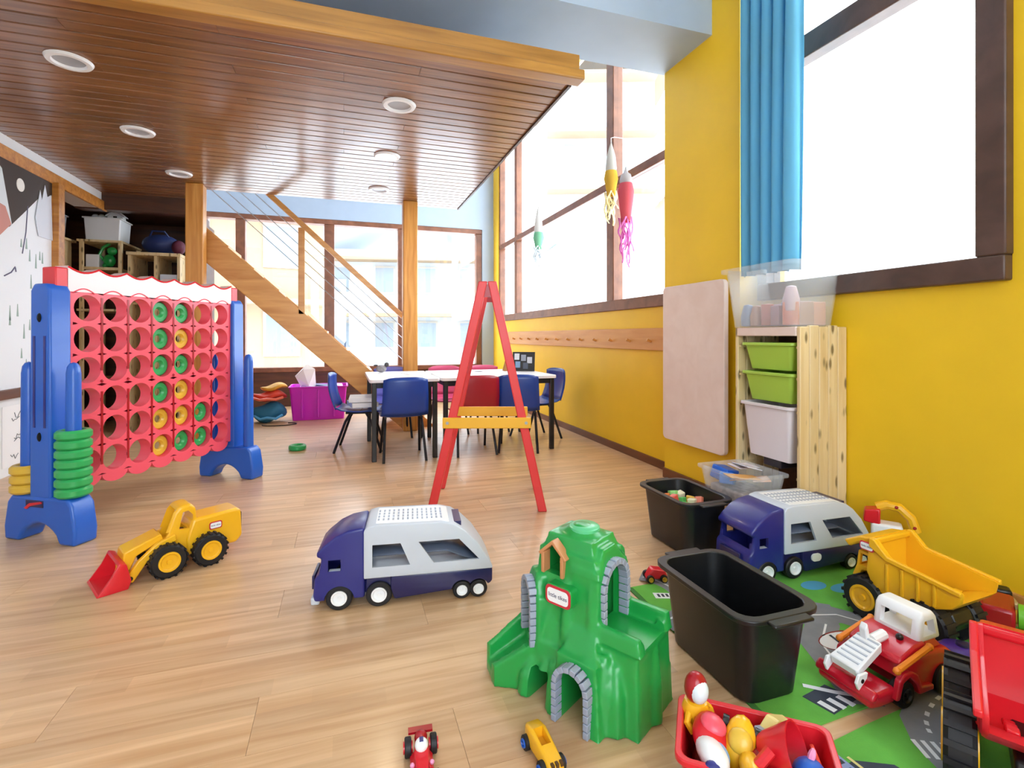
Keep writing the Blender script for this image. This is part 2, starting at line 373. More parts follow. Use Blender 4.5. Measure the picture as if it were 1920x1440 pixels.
def window(name, parts, panes, m, label):
    """parts, panes: lists of boxes"""
    w_ = bpy.data.objects.new(name, None); COL.objects.link(w_); struct(w_, label, 'window')
    for nm, b in parts: P().box(*b).o(nm, m, w_, bevel=0.006)
    for b in panes: P().box(*b).o('pane', M_GLASS, w_)
    return w_
FX = (2.06, 2.14)
window('window_1', [('window_sill', (2.03, 2.15, 2.80, 6.85, 1.10, 1.185)), ('transom', (*FX, 2.80, 6.80, 2.10, 2.165)), ('mullion', (2.055, 2.145, 3.62, 3.735, 1.185, 2.10)), ('mullion', (2.055, 2.145, 3.62, 3.735, 2.165, 3.65)),
                    ('mullion', (*FX, 6.05, 6.14, 1.185, 2.10)), ('mullion', (*FX, 6.05, 6.14, 2.165, 3.65)), ('jamb', (*FX, 6.76, 6.81, 1.185, 3.65)), ('jamb', (*FX, 2.79, 2.84, 1.185, 3.65)), ('head', (*FX, 2.8, 6.8, 3.6, 3.66))],
       [(2.095, 2.101, a, b, c, d) for a, b in ((2.84, 3.62), (3.735, 6.05), (6.14, 6.76)) for c, d in ((1.185, 2.10), (2.165, 3.6))], M_FRAME, 'long side window with brown frame and middle transom')
window('window_2', [('window_sill', (2.06, 2.16, 1.075, 2.13, 1.085, 1.17)), ('jamb', (2.06, 2.16, 1.072, 1.16, 1.17, 3.2)), ('jamb', (2.06, 2.16, 2.07, 2.13, 1.17, 3.2)), ('transom', (2.07, 2.15, 1.16, 2.07, 2.22, 2.33)), ('head', (2.06, 2.16, 1.16, 2.07, 3.12, 3.2))],
       [(2.11, 2.116, 1.16, 2.07, 1.17, 2.22), (2.11, 2.116, 1.16, 2.07, 2.33, 3.12)], M_FRAMED, 'tall near window with thick dark brown frame')
# back wall
struct(P().box(-3.3, 2.25, 7.05, 7.25, 0, 0.49).o('wall_back', M_DARKWOOD), 'dark wood wall below the back windows', 'wall')
struct(P().box(-3.3, 2.25, 7.05, 7.25, 2.42, 3.8).box(1.88, 2.05, 7.04, 7.25, 0.0, 2.42).o('wall_back_upper', M_BLUEW), 'pale blue wall band above the back windows', 'wall')
bx = [(-1.72, -1.6), (-1.28, -1.17), (-0.245, -0.12), (0.70, 0.80), (1.80, 1.88)]
window('window_3', [('window_sill', (-1.72, 1.88, 7.03, 7.2, 0.44, 0.50)), ('head', (-1.72, 1.88, 7.05, 7.2, 2.36, 2.43))] + [('mullion', (a, b, 7.06, 7.18, 0.50, 2.36)) for a, b in bx],
       [(bx[i][1], bx[i + 1][0], 7.11, 7.116, 0.50, 2.36) for i in range(4)], M_FRAME, 'row of tall back windows with brown mullions')
# left wall
struct(P().box(-2.25, -2.05, -1.8, 4.60, 0, 2.04).box(-2.25, -2.05, -1.8, 5.5, 2.04, 2.19).box(-2.25, -2.05, -1.8, 2.3, 2.19, 3.8).box(-2.25, -2.05, 2.3, 7.05, 2.28, 3.8).o('wall_left', M_WHITE), 'white side wall carrying the winter mural', 'wall')
struct(P().box(-2.05, -2.03, 1.0, 5.5, 2.02, 2.105).o('trim_4', M_BEAM, bevel=0.005), 'orange brown rail along the top of the left wall', 'trim')
struct(P().box(-2.07, -1.995, 4.60, 4.69, 0, 2.03).o('trim_5', M_BEAM, bevel=0.005), 'slim brown upright post at the end of the mural', 'trim')
struct(P().box(-2.05, -2.01, 1.0, 4.60, 0.50, 0.56).o('trim_6', M_BASEB, bevel=0.004), 'narrow brown ledge under the mural', 'trim')
# storage recess
struct(P().box(-3.3, -1.45, 6.45, 6.55, 0, 2.1).box(-3.3, -3.2, 4.6, 6.5, 0, 2.2).box(-3.3, -2.06, 4.55, 4.65, 0, 2.2).box(-3.3, -1.45, 5.5, 6.55, 2.1, 2.2).box(-3.3, -2.06, 4.6, 5.5, 2.1, 2.2).box(-1.45, -1.40, 5.9, 6.55, 0, 2.1).o('wall_recess', M_DARKWOOD), 'dark brown panelled walls of the storage recess', 'wall')
struct(P().box(-2.25, -1.32, 5.44, 5.56, 2.03, 2.185).o('beam_recess', M_DARKWOOD, bevel=0.005), 'dark brown beam above the storage recess', 'beam')
# wall behind the camera; its unseen window is added to let in daylight
struct(P().box(-2.25, 2.3, -1.8, -1.7, 0, 0.6).box(-2.25, -1.0, -1.8, -1.7, 0.6, 3.8).box(1.2, 2.3, -1.8, -1.7, 0.6, 3.8).box(-1.0, 1.2, -1.8, -1.7, 3.0, 3.8).o('wall_front', M_WHITE), 'white wall with an added wide window opening opposite the stairs', 'wall')
window('window_added_daylight', [('jamb', (-1.0, -.92, -1.79, -1.71, 0.6, 3.0)), ('jamb', (1.12, 1.2, -1.79, -1.71, 0.6, 3.0)), ('mullion', (0.06, 0.14, -1.79, -1.71, 0.6, 3.0)), ('window_sill', (-1.0, 1.2, -1.79, -1.68, 0.56, 0.62))],
       [(-.92, 0.06, -1.752, -1.748, 0.62, 3.0), (0.14, 1.12, -1.752, -1.748, 0.62, 3.0)], M_FRAME, 'added unseen window for daylight, facing the back windows')
# columns
struct(P().box(-1.255, -1.125, 4.86, 4.99, 0, 2.18).o('column', M_POST, bevel=0.008), 'knotty wooden post beside the upper stairs', 'column')
struct(P().box(0.53, 0.665, 4.86, 4.99, 0, 2.18).o('column', M_POST, bevel=0.008), 'knotty wooden post at the foot of the stairs behind the table', 'column')

# mural
mu_ = thing('wall_mural', 'white winter mural of snowy hills, small trees and a moon', 'mural', (-2.05, 0, 0))
P().box(0, 0.012, 2.2, 4.60, 0.56, 2.03).o('snow_field', mat('mural snow', 'EEF2F8', 0.6), mu_)
def decal(poly, m, x, name, t=0.003): return P().prism(poly, x, x + t, 'yz').o(name, m, mu_, smooth=0)
decal([(2.2, 2.03), (4.60, 2.03), (4.60, 1.93), (4.42, 1.86), (4.25, 1.72), (4.10, 1.60), (2.2, 1.60)], mat('mural night sky', '3A2A22', 0.6), 0.012, 'night_sky')
decal([(2.6, 1.60), (3.4, 2.0), (3.9, 2.03), (4.02, 1.95), (4.12, 1.62), (3.9, 1.5)], mat('mural peak', 'DDE4EA', 0.6), 0.0145, 'mountain_peak')
decal([(3.3, 1.58), (3.85, 1.75), (4.05, 1.72), (4.11, 1.62), (3.9, 1.45)], mat('mural alpenglow', 'C98A80', 0.6), 0.017, 'rosy_slope')
decal(circ(4.215, 1.90, 0.043, 24), mat('mural moon', 'F4F2EE', 0.6), 0.0145, 'moon')
decal([(4.38, 1.72), (4.44, 1.93), (4.46, 1.86), (4.50, 1.98), (4.53, 1.90), (4.58, 1.93), (4.60, 1.60), (4.42, 1.60)], mat('mural frosted trees', 'DCE2EE', 0.6), 0.0165, 'frosted_tree')
r = random.Random(3); p = P()
for k in range(70):
    yy, zz = r.uniform(2.3, 4.56), r.uniform(0.6, 1.5); h = r.uniform(.05, .10)
    p.prism([(yy - .010, zz), (yy + .010, zz), (yy + .002, zz + h), (yy - .002, zz + h)], 0.012, 0.0135, 'yz')
tr = p.o('painted_trees', mat('mural tree green', '9AB0A8', 0.7), mu_, smooth=0); tr['kind'] = 'stuff'
P().tube([(0.014, 4.05, 1.28), (0.014, 4.12, 1.31), (0.014, 4.16, 1.35), (0.014, 4.17, 1.32)], 0.004, 6).tube([(0.014, 4.30, 1.78), (0.014, 4.28, 1.6), (0.014, 4.24, 1.45)], 0.003, 6).o('painted_skier', mat('mural ink', '6B6A86', 0.7), mu_)
# children's drawings pinned under the ledge
for k, (ya, yb, z0, z1, lab) in enumerate([(3.55, 3.98, 0.08, 0.44, 'white sheet of drawings low on the left wall'), (4.05, 4.50, 0.06, 0.45, 'white sheet with pencil scribbles beside the yellow rings')]):
    dr = thing('drawing_sheet', lab, 'drawing', (-2.05, 0, 0), group='sheets under the mural')
    P().box(0.001, 0.006, ya, yb, z0, z1).o('sheet', M_PAPER, dr)
    q = P(); r = random.Random(k)
    for j in range(6):
        a, b = r.uniform(ya + .05, yb - .1), r.uniform(z0 + .05, z1 - .05)
        q.tube([(0.007, a + .016 * i, b + r.uniform(-.02, .02)) for i in range(6)], 0.0022, 5)
    q.o('scribble', mat('grey pencil', '70757A', 0.8), dr)

# ------------------------------------------------------------------ stairs
st = thing('staircase', 'open honey wood staircase with wire railing rising behind the post', 'staircase', (0, 5.05, 0))
sl = 1.23 / 1.34
def sx(z, off=0): return 0.22 - (z - 0.59 - off) / sl
P().prism([(sx(0), 0), (sx(1.98), 1.98), (sx(1.98), 1.98 - .30), (sx(0) - .30 / sl, 0)], 0.0, 0.05, 'xz').o('stringer', M_STAIR, st, bevel=0.005)
P().prism([(sx(0), 0), (sx(1.98), 1.98), (sx(1.98), 1.98 - .26), (sx(0) - .26 / sl, 0)], 0.66, 0.70, 'xz').o('stringer', M_STAIR, st, bevel=0.005)
for k in range(9):
    z = 0.19 * (k + 1); xc = sx(z) - 0.10
    P().box(xc - 0.12, xc + 0.12, 0.05, 0.66, z - 0.035, z).o('tread', M_STAIR, st, bevel=0.004)
hr0, hr1 = Vector((0.55, 0.025, 1.09)), Vector((-0.98, 0.025, 1.09 + 1.53 * sl))
def bar(a, b, wy, wz, name, m, par):
    a = Vector(a); b = Vector(b); d = (b - a).normalized(); side = Vector((0, 1, 0)); up = d.cross(side).normalized()
    vs = [tuple(q + side * sy * wy / 2 + up * sz * wz / 2) for q in (a, b) for sy, sz in ((-1, -1), (1, -1), (1, 1), (-1, 1))]
    return P().add(vs, [(0, 1, 2, 3), (7, 6, 5, 4), (0, 4, 5, 1), (1, 5, 6, 2), (2, 6, 7, 3), (3, 7, 4, 0)]).o(name, m, par, bevel=0.004)
bar(hr0, hr1, 0.05, 0.045, 'handrail', M_STAIR, st)
P().box(-0.40, -0.345, 0.0, 0.05, 1.10, 1.90).o('baluster', M_STAIR, st, bevel=0.004)
for k in range(4):
    dz = -0.11 - 0.105 * k
    P().cyl((0.55, 0.025, 1.09 + dz), (-1.12, 0.025, 1.09 + dz + 1.67 * sl), 0.0035, n=6).o('railing_wire', M_STEEL, st)

# ------------------------------------------------------------------ ceiling lights
def downlight(x, y, lit, label):
    t = thing('ceiling_light', label, 'ceiling light', (x, y, 2.178), group='round ceiling lights')
    P().lathe([(0.062, -0.001), (0.066, -0.012), (0.085, -0.012), (0.092, 0.0), (0.088, 0.002), (0.06, 0.002), (0.062, -0.001)], 32).o('rim', M_WPL, t)
    P().lathe([(0.0005, -0.001), (0.063, -0.001), (0.063, 0.002), (0.0005, 0.002)], 32).o('lens', mat('lit warm lens', 'FFE6B0', 0.4, emit=12) if lit else mat('dull lens', 'AEB4BE', 0.25), t)
    if lit:
        l = bpy.data.lights.new('ceiling_lamp', 'AREA'); l.shape = 'DISK'; l.size = 0.11; l.energy = 6; l.color = (1, .82, .55)
        o = bpy.data.objects.new('ceiling_lamp', l); COL.objects.link(o); o.location = (x, y, 2.16)
for x, y, lit, lab in [(-1.21, 2.88, 0, 'unlit round ceiling light nearest the mural side front edge'), (-1.22, 3.74, 0, 'unlit round ceiling light, middle of the row above the giant game'), (-1.23, 4.61, 0, 'unlit round ceiling light just in front of the upper stair post'),
                       (0.29, 2.86, 0, 'unlit round ceiling light in front of the glowing one'), (0.29, 3.70, 1, 'the only glowing round ceiling light'), (0.29, 4.57, 0, 'unlit round ceiling light behind the glowing one')]:
    downlight(x, y, lit, lab)

# ------------------------------------------------------------------ curtain
cu = thing('curtain', 'turquoise curtain hanging in folds beside the near window', 'curtain', (1.93, 0, 0))
rows = []
for j in range(30):
    z = 1.20 + 2.0 * j / 29; f = 1 - j / 29; rw = []
    for i in range(90):
        s = i / 89; yy = 2.10 - s * (0.36 - 0.02 * f)
        rw.append((0.028 * math.sin(s * 2 * PI * 5.2 + 0.8 * f) + 0.008 * math.sin(s * 31 + f * 3), yy + 0.01 * math.sin(s * 2 * PI * 5.2 * 2), z))
    rows.append(rw)
P().grid(rows).o('drape', clothmat('turquoise cloth', '74B8D4', 0.35), cu, smooth=180, solid=0.002)
P().cyl((0.0, 2.16, 3.22), (0.0, 0.9, 3.22), 0.012).o('curtain_rod', M_METAL, cu)

# coat rail, folded board
rl = thing('coat_rail', 'long light wooden coat rail on the yellow wall', 'coat rail', (2.05, 0, 0))
P().box(-0.022, 0, 2.82, 6.3, 0.80, 0.955).o('rail_board', M_RAIL, rl, bevel=0.004)
for k in range(12): P().cyl((-0.022, 3.05 + .27 * k, 0.86), (-0.055, 3.05 + .27 * k, 0.875), 0.008, 0.011, 8).o('peg', M_RAIL, rl)
fb = thing('wall_board', 'pinkish beige wooden board folded flat against the pillar', 'board', (1.88, 0, 0))
P().prism(rrect(2.165, 2.70, 0.27, 1.20, 0.03), 0, 0.03, 'yz').o('panel', M_PINEH, fb, bevel=0.004)
for yy in (2.25, 2.6): P().box(0.03, 0.072, yy, yy + .03, 0.4, 1.1).o('batten', M_RAIL, fb)

# ================================================================== GIANT FOUR-IN-A-ROW GAME
GA = math.atan2(0.851, 0.525)
GL = Vector((-1.245, 2.765, 0))
gm = thing('giant_row_game', 'giant red and blue four in a row game standing on arched feet', 'game', tuple(GL), GA)
# local: x along the board, y towards the mural, z up; the camera side is -y
PW, Z0, PITX, PITZ, HR = 0.070, 0.235, 0.130, 0.1445, 0.061
X0 = 0.085
cols = [X0 + PITX * (c + 0.5) for c in range(7)]; rws = [Z0 + PITZ * (q + 0.5) for q in range(6)]
p = P(); n = 24
for cx in cols:
    for cz in rws:
        for yy, fl in ((-PW / 2, 1), (PW / 2, 0)):
            vs = []; 
            for k in range(n):
                t = 2 * PI * k / n; c_, s_ = math.cos(t), math.sin(t); mx = max(abs(c_) / (PITX / 2), abs(s_) / (PITZ / 2))
                vs += [(cx + HR * c_, yy, cz + HR * s_), (cx + c_ / mx, yy, cz + s_ / mx)]
            fs = [(2 * k, 2 * k + 1, (2 * k + 3) % (2 * n), (2 * k + 2) % (2 * n)) for k in range(n)]
            p.add(vs, fs)
        p.cyl((cx, -PW / 2, cz), (cx, PW / 2, cz), HR, n=n, cap=False)
XE = X0 + 7 * PITX; ZE = Z0 + 6 * PITZ
# scalloped lower edge and sides
for c, cx in enumerate(cols):
    p.prism([(cx - PITX / 2, Z0)] + [(cx + PITX / 2 * math.cos(PI + PI * k / 10), Z0 + 0.045 * math.sin(PI + PI * k / 10)) for k in range(11)] + [(cx + PITX / 2, Z0)], -PW / 2, PW / 2, 'xz')
p.box(X0 - 0.022, X0, -PW / 2, PW / 2, Z0, ZE).box(XE, XE + 0.022, -PW / 2, PW / 2, Z0, ZE)
grid_o = p.o('grid_panel', M_REDP, gm)  # panel red is lightened in its colour for the window sheen
# raised seams between the columns
for c in range(1, 7):
    for za, zb in ((Z0 + 0.05, Z0 + 0.40), (Z0 + 0.50, ZE - 0.02)):
        P().box(X0 + PITX * c - 0.005, X0 + PITX * c + 0.005, -PW / 2 - 0.002, -PW / 2 + 0.004, za, zb).o('column_groove', M_DRED, gm)
    P().ball((X0 + PITX * c, -PW / 2, Z0 + 0.45), 0.007, 8, 6).o('rivet', M_DRED, gm)
# header with scalloped top
hd = [(X0 - 0.022, ZE)]
for c in range(7):
    for k in range(9):
        s = k / 8; hd.append((X0 - 0.022 + (XE - X0 + 0.044) / 7 * (c + s), ZE + 0.115 - 0.022 * math.sin(PI * s)))
hd.append((XE + 0.022, ZE))
P().prism(hd, -PW / 2 - 0.004, PW / 2 + 0.004, 'xz').o('header', mat('sheen pale pink header', 'F8DCE0', 0.35, coat=0.2), gm)  # bright window sheen is put into this pale header colour
for c in range(7):
    a = X0 - 0.022 + (XE - X0 + 0.044) / 7 * c; w_ = (XE - X0 + 0.044) / 7
    P().tube([(a + w_ * (k / 8), -PW / 2 - 0.004, ZE + 0.111 - 0.022 * math.sin(PI * k / 8)) for k in range(9)], 0.0045, 6).o('header_edge', M_RED, gm)
    P().tube([(a + w_ * (0.15 + 0.7 * k / 8), -PW / 2 - 0.004, ZE - 0.004 + 0.02 * math.sin(PI * k / 8)) for k in range(9)], 0.003, 6).o('arch_moulding', M_REDP, gm)
P().box(X0 - 0.075, X0 - 0.022, -PW / 2 - 0.004, PW / 2 + 0.004, ZE - 0.06, ZE + 0.105).o('end_cap', M_RED, gm, bevel=0.006)
P().box(XE + 0.022, XE + 0.075, -PW / 2 - 0.004, PW / 2 + 0.004, ZE - 0.06, ZE + 0.105).o('end_cap', M_RED, gm, bevel=0.006)
def stand(x, logo):
    pr = [(-0.20, 0), (-0.115, 0)] + [(-0.115 + 0.23 * k / 12, 0.085 * math.sin(PI * k / 12) ** 0.6) for k in range(1, 12)] + [(0.115, 0), (0.20, 0), (0.205, 0.06), (0.185, 0.17), (0.16, 0.20), (-0.16, 0.20), (-0.185, 0.17), (-0.205, 0.06)]
    s = P().prism(pr, x - 0.05, x + 0.05, 'yz').o('stand', M_BLUE, gm, bevel=0.012, seg=3)
    P().prism([(-0.06, 0.19), (0.06, 0.19), (0.055, 1.10), (0.035, 1.13), (-0.035, 1.13), (-0.055, 1.10)], x - 0.045, x + 0.045, 'yz').o('upright', M_BLUE, s, bevel=0.010, seg=3)
    for z in (0.46, 0.98):
        P().ball((x - 0.045, 0, z), (0.008, 0.011, 0.02), 10, 8).o('screw_hole', M_HOLE, s)
    for yy in (-0.03, 0.03): P().box(x - 0.047, x - 0.043, yy - 0.006, yy + 0.006, 0.5, 0.90).o('recess_line', M_NAVY, s)
    for yy in (-0.13, 0.13):
        P().lathe([(0.0005, 0.785), (0.014, 0.78), (0.023, 0.765), (0.027, 0.735), (0.030, 0.20), (0.0005, 0.20)], 16, (x, yy, 0)).o('peg', M_BLUE, gm)
    if logo:
        P().box(x - 0.053, x - 0.048, -0.03, 0.07, 0.155, 0.185).o('badge', M_NAVYD, s, bevel=0.002)
        P().prism([(0.075, 0.150), (0.045, 0.172), (-0.02, 0.182), (-0.028, 0.175), (0.04, 0.160), (0.06, 0.145)], x - 0.056, x - 0.051, 'yz').o('red_swoosh', M_RED, s)
stand(0.02, True); stand(XE + 0.065, False)
def ring_mesh(m, key): return P().ring(0.066, 0.034, 0.040, 28, e=0.3).mesh(key, m, 40)
RG, RY = ring_mesh(M_LGREEN, 'green_ring'), ring_mesh(M_YELR, 'yellow_ring')
Rg = Matrix.Rotation(GA, 4, 'Z')
def gworld(x, y, z): return tuple(GL + Rg @ Vector((x, y, z)))
ordn = ['lowest', 'second from the bottom', 'third from the bottom', 'fourth from the bottom', 'fifth from the bottom', 'sixth from the bottom', 'topmost']
for k in range(7):
    tag(inst('green_ring', RG, None, gworld(0.02, -0.13, 0.202 + 0.0415 * k)), f'green plastic ring on the blue peg, {ordn[k]} of the tall stack', 'ring', 'green rings on the peg')
for k in range(3):
    tag(inst('yellow_ring', RY, None, gworld(0.02, 0.13, 0.202 + 0.0415 * k)), f'yellow plastic ring on the peg beside the mural, {["lowest", "middle", "topmost"][k]} of three', 'ring', 'yellow rings on the peg')
DG, DY = [P().ring(0.0595, 0.020, 0.030, 28, axis='y', e=0.3).mesh(k, m, 40) for k, m in (('green_disc', M_LGREEN), ('yellow_disc', M_YELR))]
nth = ['first', 'second', 'third', 'fourth', 'fifth', 'sixth', 'seventh']
for c, s in ((3, 'ggggyy'), (4, 'gygyyg'), (5, '....gg')):
    for q, ch in enumerate(s):
        if ch == '.': continue
        nm = 'green' if ch == 'g' else 'yellow'
        o = inst(nm + '_disc', DG if ch == 'g' else DY, None, gworld(cols[c], -0.010, rws[5 - q] - 0.0012), (0, 0, GA))
        tag(o, f'{nm} ring disc in the {nth[c]} column, {nth[q]} hole from the top of the game board', 'disc', 'discs in the game board')
tag(inst('green_ring', RG, None, (-0.35, 4.35, 0)), 'green ring lying on the floor beyond the game foot', 'ring', 'loose rings')

# ================================================================== EASEL
ez = thing("play_easel", "red folding easel with yellow cross bars standing mid floor", "easel", (0.697, 2.515, 0), math.radians(-17.5))
def leg(x0, x1, y, name='leg', wx=0.045, wy=0.03):
    d = Vector((x1 - x0, 0, 1.18)); 
    P().add([(x0 - wx / 2 * s, y + wy / 2 * t, 0) for s, t in ((1, -1), (-1, -1), (-1, 1), (1, 1))] + [(x1 - wx / 2 * s, y + wy / 2 * t, 1.18) for s, t in ((1, -1), (-1, -1), (-1, 1), (1, 1))],
            [(3, 2, 1, 0), (4, 5, 6, 7), (0, 1, 5, 4), (1, 2, 6, 5), (2, 3, 7, 6), (3, 0, 4, 7)]).o(name, M_RED_E, ez, bevel=0.005)
M_RED_E = plastic('easel red paint', 'E03A3C', 0.42); M_YEL_E = plastic('easel yellow paint', 'F0B42C', 0.42)
for y, nm in ((0.0, 'near'), (0.40, 'far')):
    leg(-0.285, -0.020, y); leg(0.285, 0.026, y)
    P().box(-0.02, 0.02, y - 0.008, y + 0.008, 1.10, 1.165).o('hinge', M_DRED, ez)
    P().box(-0.225, 0.225, y - 0.030, y - 0.016, 0.430, 0.485).o('cross_bar', M_YEL_E, ez, bevel=0.004)
    for s in (-0.2, 0.2): P().cyl((s, y - 0.034, 0.458), (s, y - 0.029, 0.458), 0.008, n=10).o('bolt', M_STEEL, ez)
for s, b in ((-1, 0.0), (1, 0.0)):
    a0, a1 = 0.150 * s, 0.060 * s
    P().add([(a0 - .004, 0.015, 0.66), (a0 + .004, 0.015, 0.66), (a0 + .004, 0.385, 0.66), (a0 - .004, 0.385, 0.66), (a1 - .004, 0.015, 1.06), (a1 + .004, 0.015, 1.06), (a1 + .004, 0.385, 1.06), (a1 - .004, 0.385, 1.06)],
            [(3, 2, 1, 0), (4, 5, 6, 7), (0, 1, 5, 4), (1, 2, 6, 5), (2, 3, 7, 6), (3, 0, 4, 7)]).o('drawing_board', M_WPL, ez)

# ================================================================== TABLES AND CHAIRS
def table(x0, x1, y0, y1, label):
    t = thing('play_table', label, 'table', ((x0 + x1) / 2, (y0 + y1) / 2, 0), group='white topped play tables'); w_, d_ = (x1 - x0) / 2, (y1 - y0) / 2
    P().prism(rrect(-w_, w_, -d_, d_, 0.03), 0.565, 0.59, 'xy').o('table_top', mat('white table laminate', 'F2F0F4', 0.3, coat=.2), t, bevel=0.004)
    P().box(-w_ + .05, w_ - .05, -d_ + .03, -d_ + .05, 0.525, 0.565).box(-w_ + .05, w_ - .05, d_ - .05, d_ - .03, 0.525, 0.565).box(-w_ + .03, -w_ + .05, -d_ + .05, d_ - .05, 0.525, 0.565).box(w_ - .05, w_ - .03, -d_ + .05, d_ - .05, 0.525, 0.565).o('apron_frame', M_METAL, t)
    for sx_ in (-1, 1):
        for sy in (-1, 1): P().box(sx_ * (w_ - .035) - .017, sx_ * (w_ - .035) + .017, sy * (d_ - .035) - .017, sy * (d_ - .035) + .017, 0, 0.565).o('leg', M_BLACK, t, bevel=0.004)
table(0.17, 0.675, 3.72, 4.55, 'white play table with black legs at the stair side')
table(0.685, 1.61, 3.72, 4.55, 'white play table with black legs at the yellow wall side')
def make_chair(label, m):
    t = thing('school_chair', label, 'chair', group='school chairs at the tables')   # faces +y (sitter looks to +y)
    rows = []
    for j in range(9):
        s = j / 8; z = 0.335 + 0.275 * s; yy = -0.165 - 0.05 * s - 0.02 * math.sin(PI * s); hw = 0.165 - 0.012 * s
        rows.append([(-hw + 2 * hw * i / 8, yy - 0.028 * (1 - ((i - 4) / 4) ** 2), z - (0.02 * abs((i - 4) / 4) ** 4 if j == 8 else 0)) for i in range(9)])
    P().grid(rows).o('backrest', m, t, solid=0.008, smooth=180)
    rows = []
    for j in range(9):
        s = j / 8; yy = -0.17 + 0.34 * s; z = 0.335 - 0.018 * math.sin(PI * s) - (0.03 * max(0, s - .8) * 5 * .6) + (0.012 if j == 0 else 0); hw = 0.165
        rows.append([(-hw + 2 * hw * i / 8, yy, z - 0.012 * (1 - ((i - 4) / 4) ** 2)) for i in range(9)])
    P().grid(rows).o('seat', m, t, solid=0.008, smooth=180)
    P().tube([(-0.13, -0.10, 0.305), (-0.13, 0.11, 0.305)], 0.009).tube([(0.13, -0.10, 0.305), (0.13, 0.11, 0.305)], 0.009).tube([(-0.13, 0, 0.305), (0.13, 0, 0.305)], 0.009).o('seat_frame', M_METAL, t)
    for s in (-1, 1):
        P().tube([(s * 0.13, -0.06, 0.308), (s * 0.135, -0.10, 0.24), (s * 0.15, -0.185, 0.0)], 0.010).o('leg', M_METAL, t)
        P().tube([(s * 0.13, 0.05, 0.308), (s * 0.135, 0.09, 0.24), (s * 0.15, 0.17, 0.0)], 0.010).o('leg', M_METAL, t)
    return t
cb = make_chair('dark blue chair with its back to the loader side, pushed under the table front', M_CHAIRB)
cb.location = (0.415, 3.86, 0)
cb['label'] = 'dark blue chair tucked under the front of the table, left of the easel'
dup(cb, (1.33, 3.85, 0), -0.35, 'dark blue chair at the table front, just right of the easel leg')
dup(cb, (0.13, 4.24, 0), -PI / 2 - 0.15, 'dark blue chair at the stair end of the tables with papers on its seat')
dup(cb, (1.61, 4.22, 0), PI / 2 + 0.15, 'dark blue chair at the yellow wall end of the tables')
cr = make_chair('red', M_CHAIRR); cr.location = (0.95, 3.87, 0); cr['label'] = 'dark red chair seen through the legs of the easel'
cl_ = make_chair('lav', M_CHAIRL); cl_.location = (0.42, 4.70, 0); cl_.rotation_euler = (0, 0, PI); cl_['label'] = 'lavender blue chair behind the table beside the wooden post'
cp_ = make_chair('pink', M_CHAIRP); cp_.location = (0.93, 4.70, 0); cp_.rotation_euler = (0, 0, PI); cp_['label'] = 'pink chair behind the table between post and easel'
dup(cp_, (1.32, 4.70, 0), PI, 'pink chair behind the table, farther from the wooden post')
# things on and around the tables
def sheet(x, y, z, rz, w_, h, label, m=M_PAPER):
    o = P().box(-w_ / 2, w_ / 2, -h / 2, h / 2, 0, 0.0025).o('paper_sheet', m, loc=(x, y, z), rot=(0, 0, rz)); tag(o, label, 'paper', 'papers on the tables')
sheet(0.62, 4.25, 0.5905, 0.2, 0.30, 0.21, 'white sheet lying on the table near the post'); sheet(0.98, 4.2, 0.5905, -0.1, 0.30, 0.21, 'white sheet on the table behind the easel')
sheet(1.2, 4.35, 0.5905, 0.3, 0.30, 0.21, 'pale lilac sheet on the table behind the easel', mat('lilac paper', 'D8D4F0', 0.7))
for k in range(2): 
    o = P().box(-0.10, 0.10, -0.13, 0.13, 0, 0.035).o('paper_stack', M_PAPER, loc=(0.14, 4.23, 0.345 + 0.04 * k), rot=(0, 0, 0.15 - .2 * k), bevel=0.003); tag(o, ['lower bundle of white papers on the blue chair seat', 'upper bundle of white papers on the blue chair seat'][k], 'papers', 'bundles on the chair')
pf = thing('photo_calendar', 'black and white photo board propped on the table by the yellow wall', 'photo board', (1.50, 4.22, 0.5905), -0.55)
P().box(-0.10, 0.10, 0, 0.012, 0, 0.17).o('board', M_BLACK, pf, rot=(-0.15, 0, 0))
for k, (x, z, c) in enumerate([(-0.06, 0.10, 'D8DCE4'), (0.0, 0.09, '9098A8'), (0.055, 0.07, 'C0C4CE'), (-0.05, 0.03, '7A9CC0'), (0.02, 0.02, '50586A')]):
    P().box(x - 0.022, x + 0.022, -0.003, 0.001, z, z + 0.055).o('photo', mat('photo tone %d' % k, c, 0.4), pf, rot=(-0.15, 0, 0))
co = thing('paper_cone', 'small brown paper cone on the table before the photo board', 'cone', (1.36, 4.30, 0.5905)); P().lathe([(0.0005, 0.10), (0.028, 0.0), (0.0005, 0.0)], 16).o('cone', mat('kraft paper', 'A8743C', 0.7), co)
P().ball((0, 0, 0.105), 0.008, 8, 6).o('tip', M_ORANGE, co)
fg = thing('woolly_animal', 'grey woolly toy animal at the post end of the table', 'toy', (0.30, 4.44, 0.5905))
P().ball((0, 0, 0.032), (0.045, 0.03, 0.032)).o('body', mat('grey fleece', '8F8C92', 0.9, vary=.3, vscale=60), fg); P().ball((0.045, 0, 0.065), 0.02).o('head', mat('dark fleece', '4A4648', 0.9), fg); P().ball((-0.045, 0, 0.06), (0.018, 0.01, 0.008)).o('tail', mat('dark fleece', '4A4648', 0.9), fg)
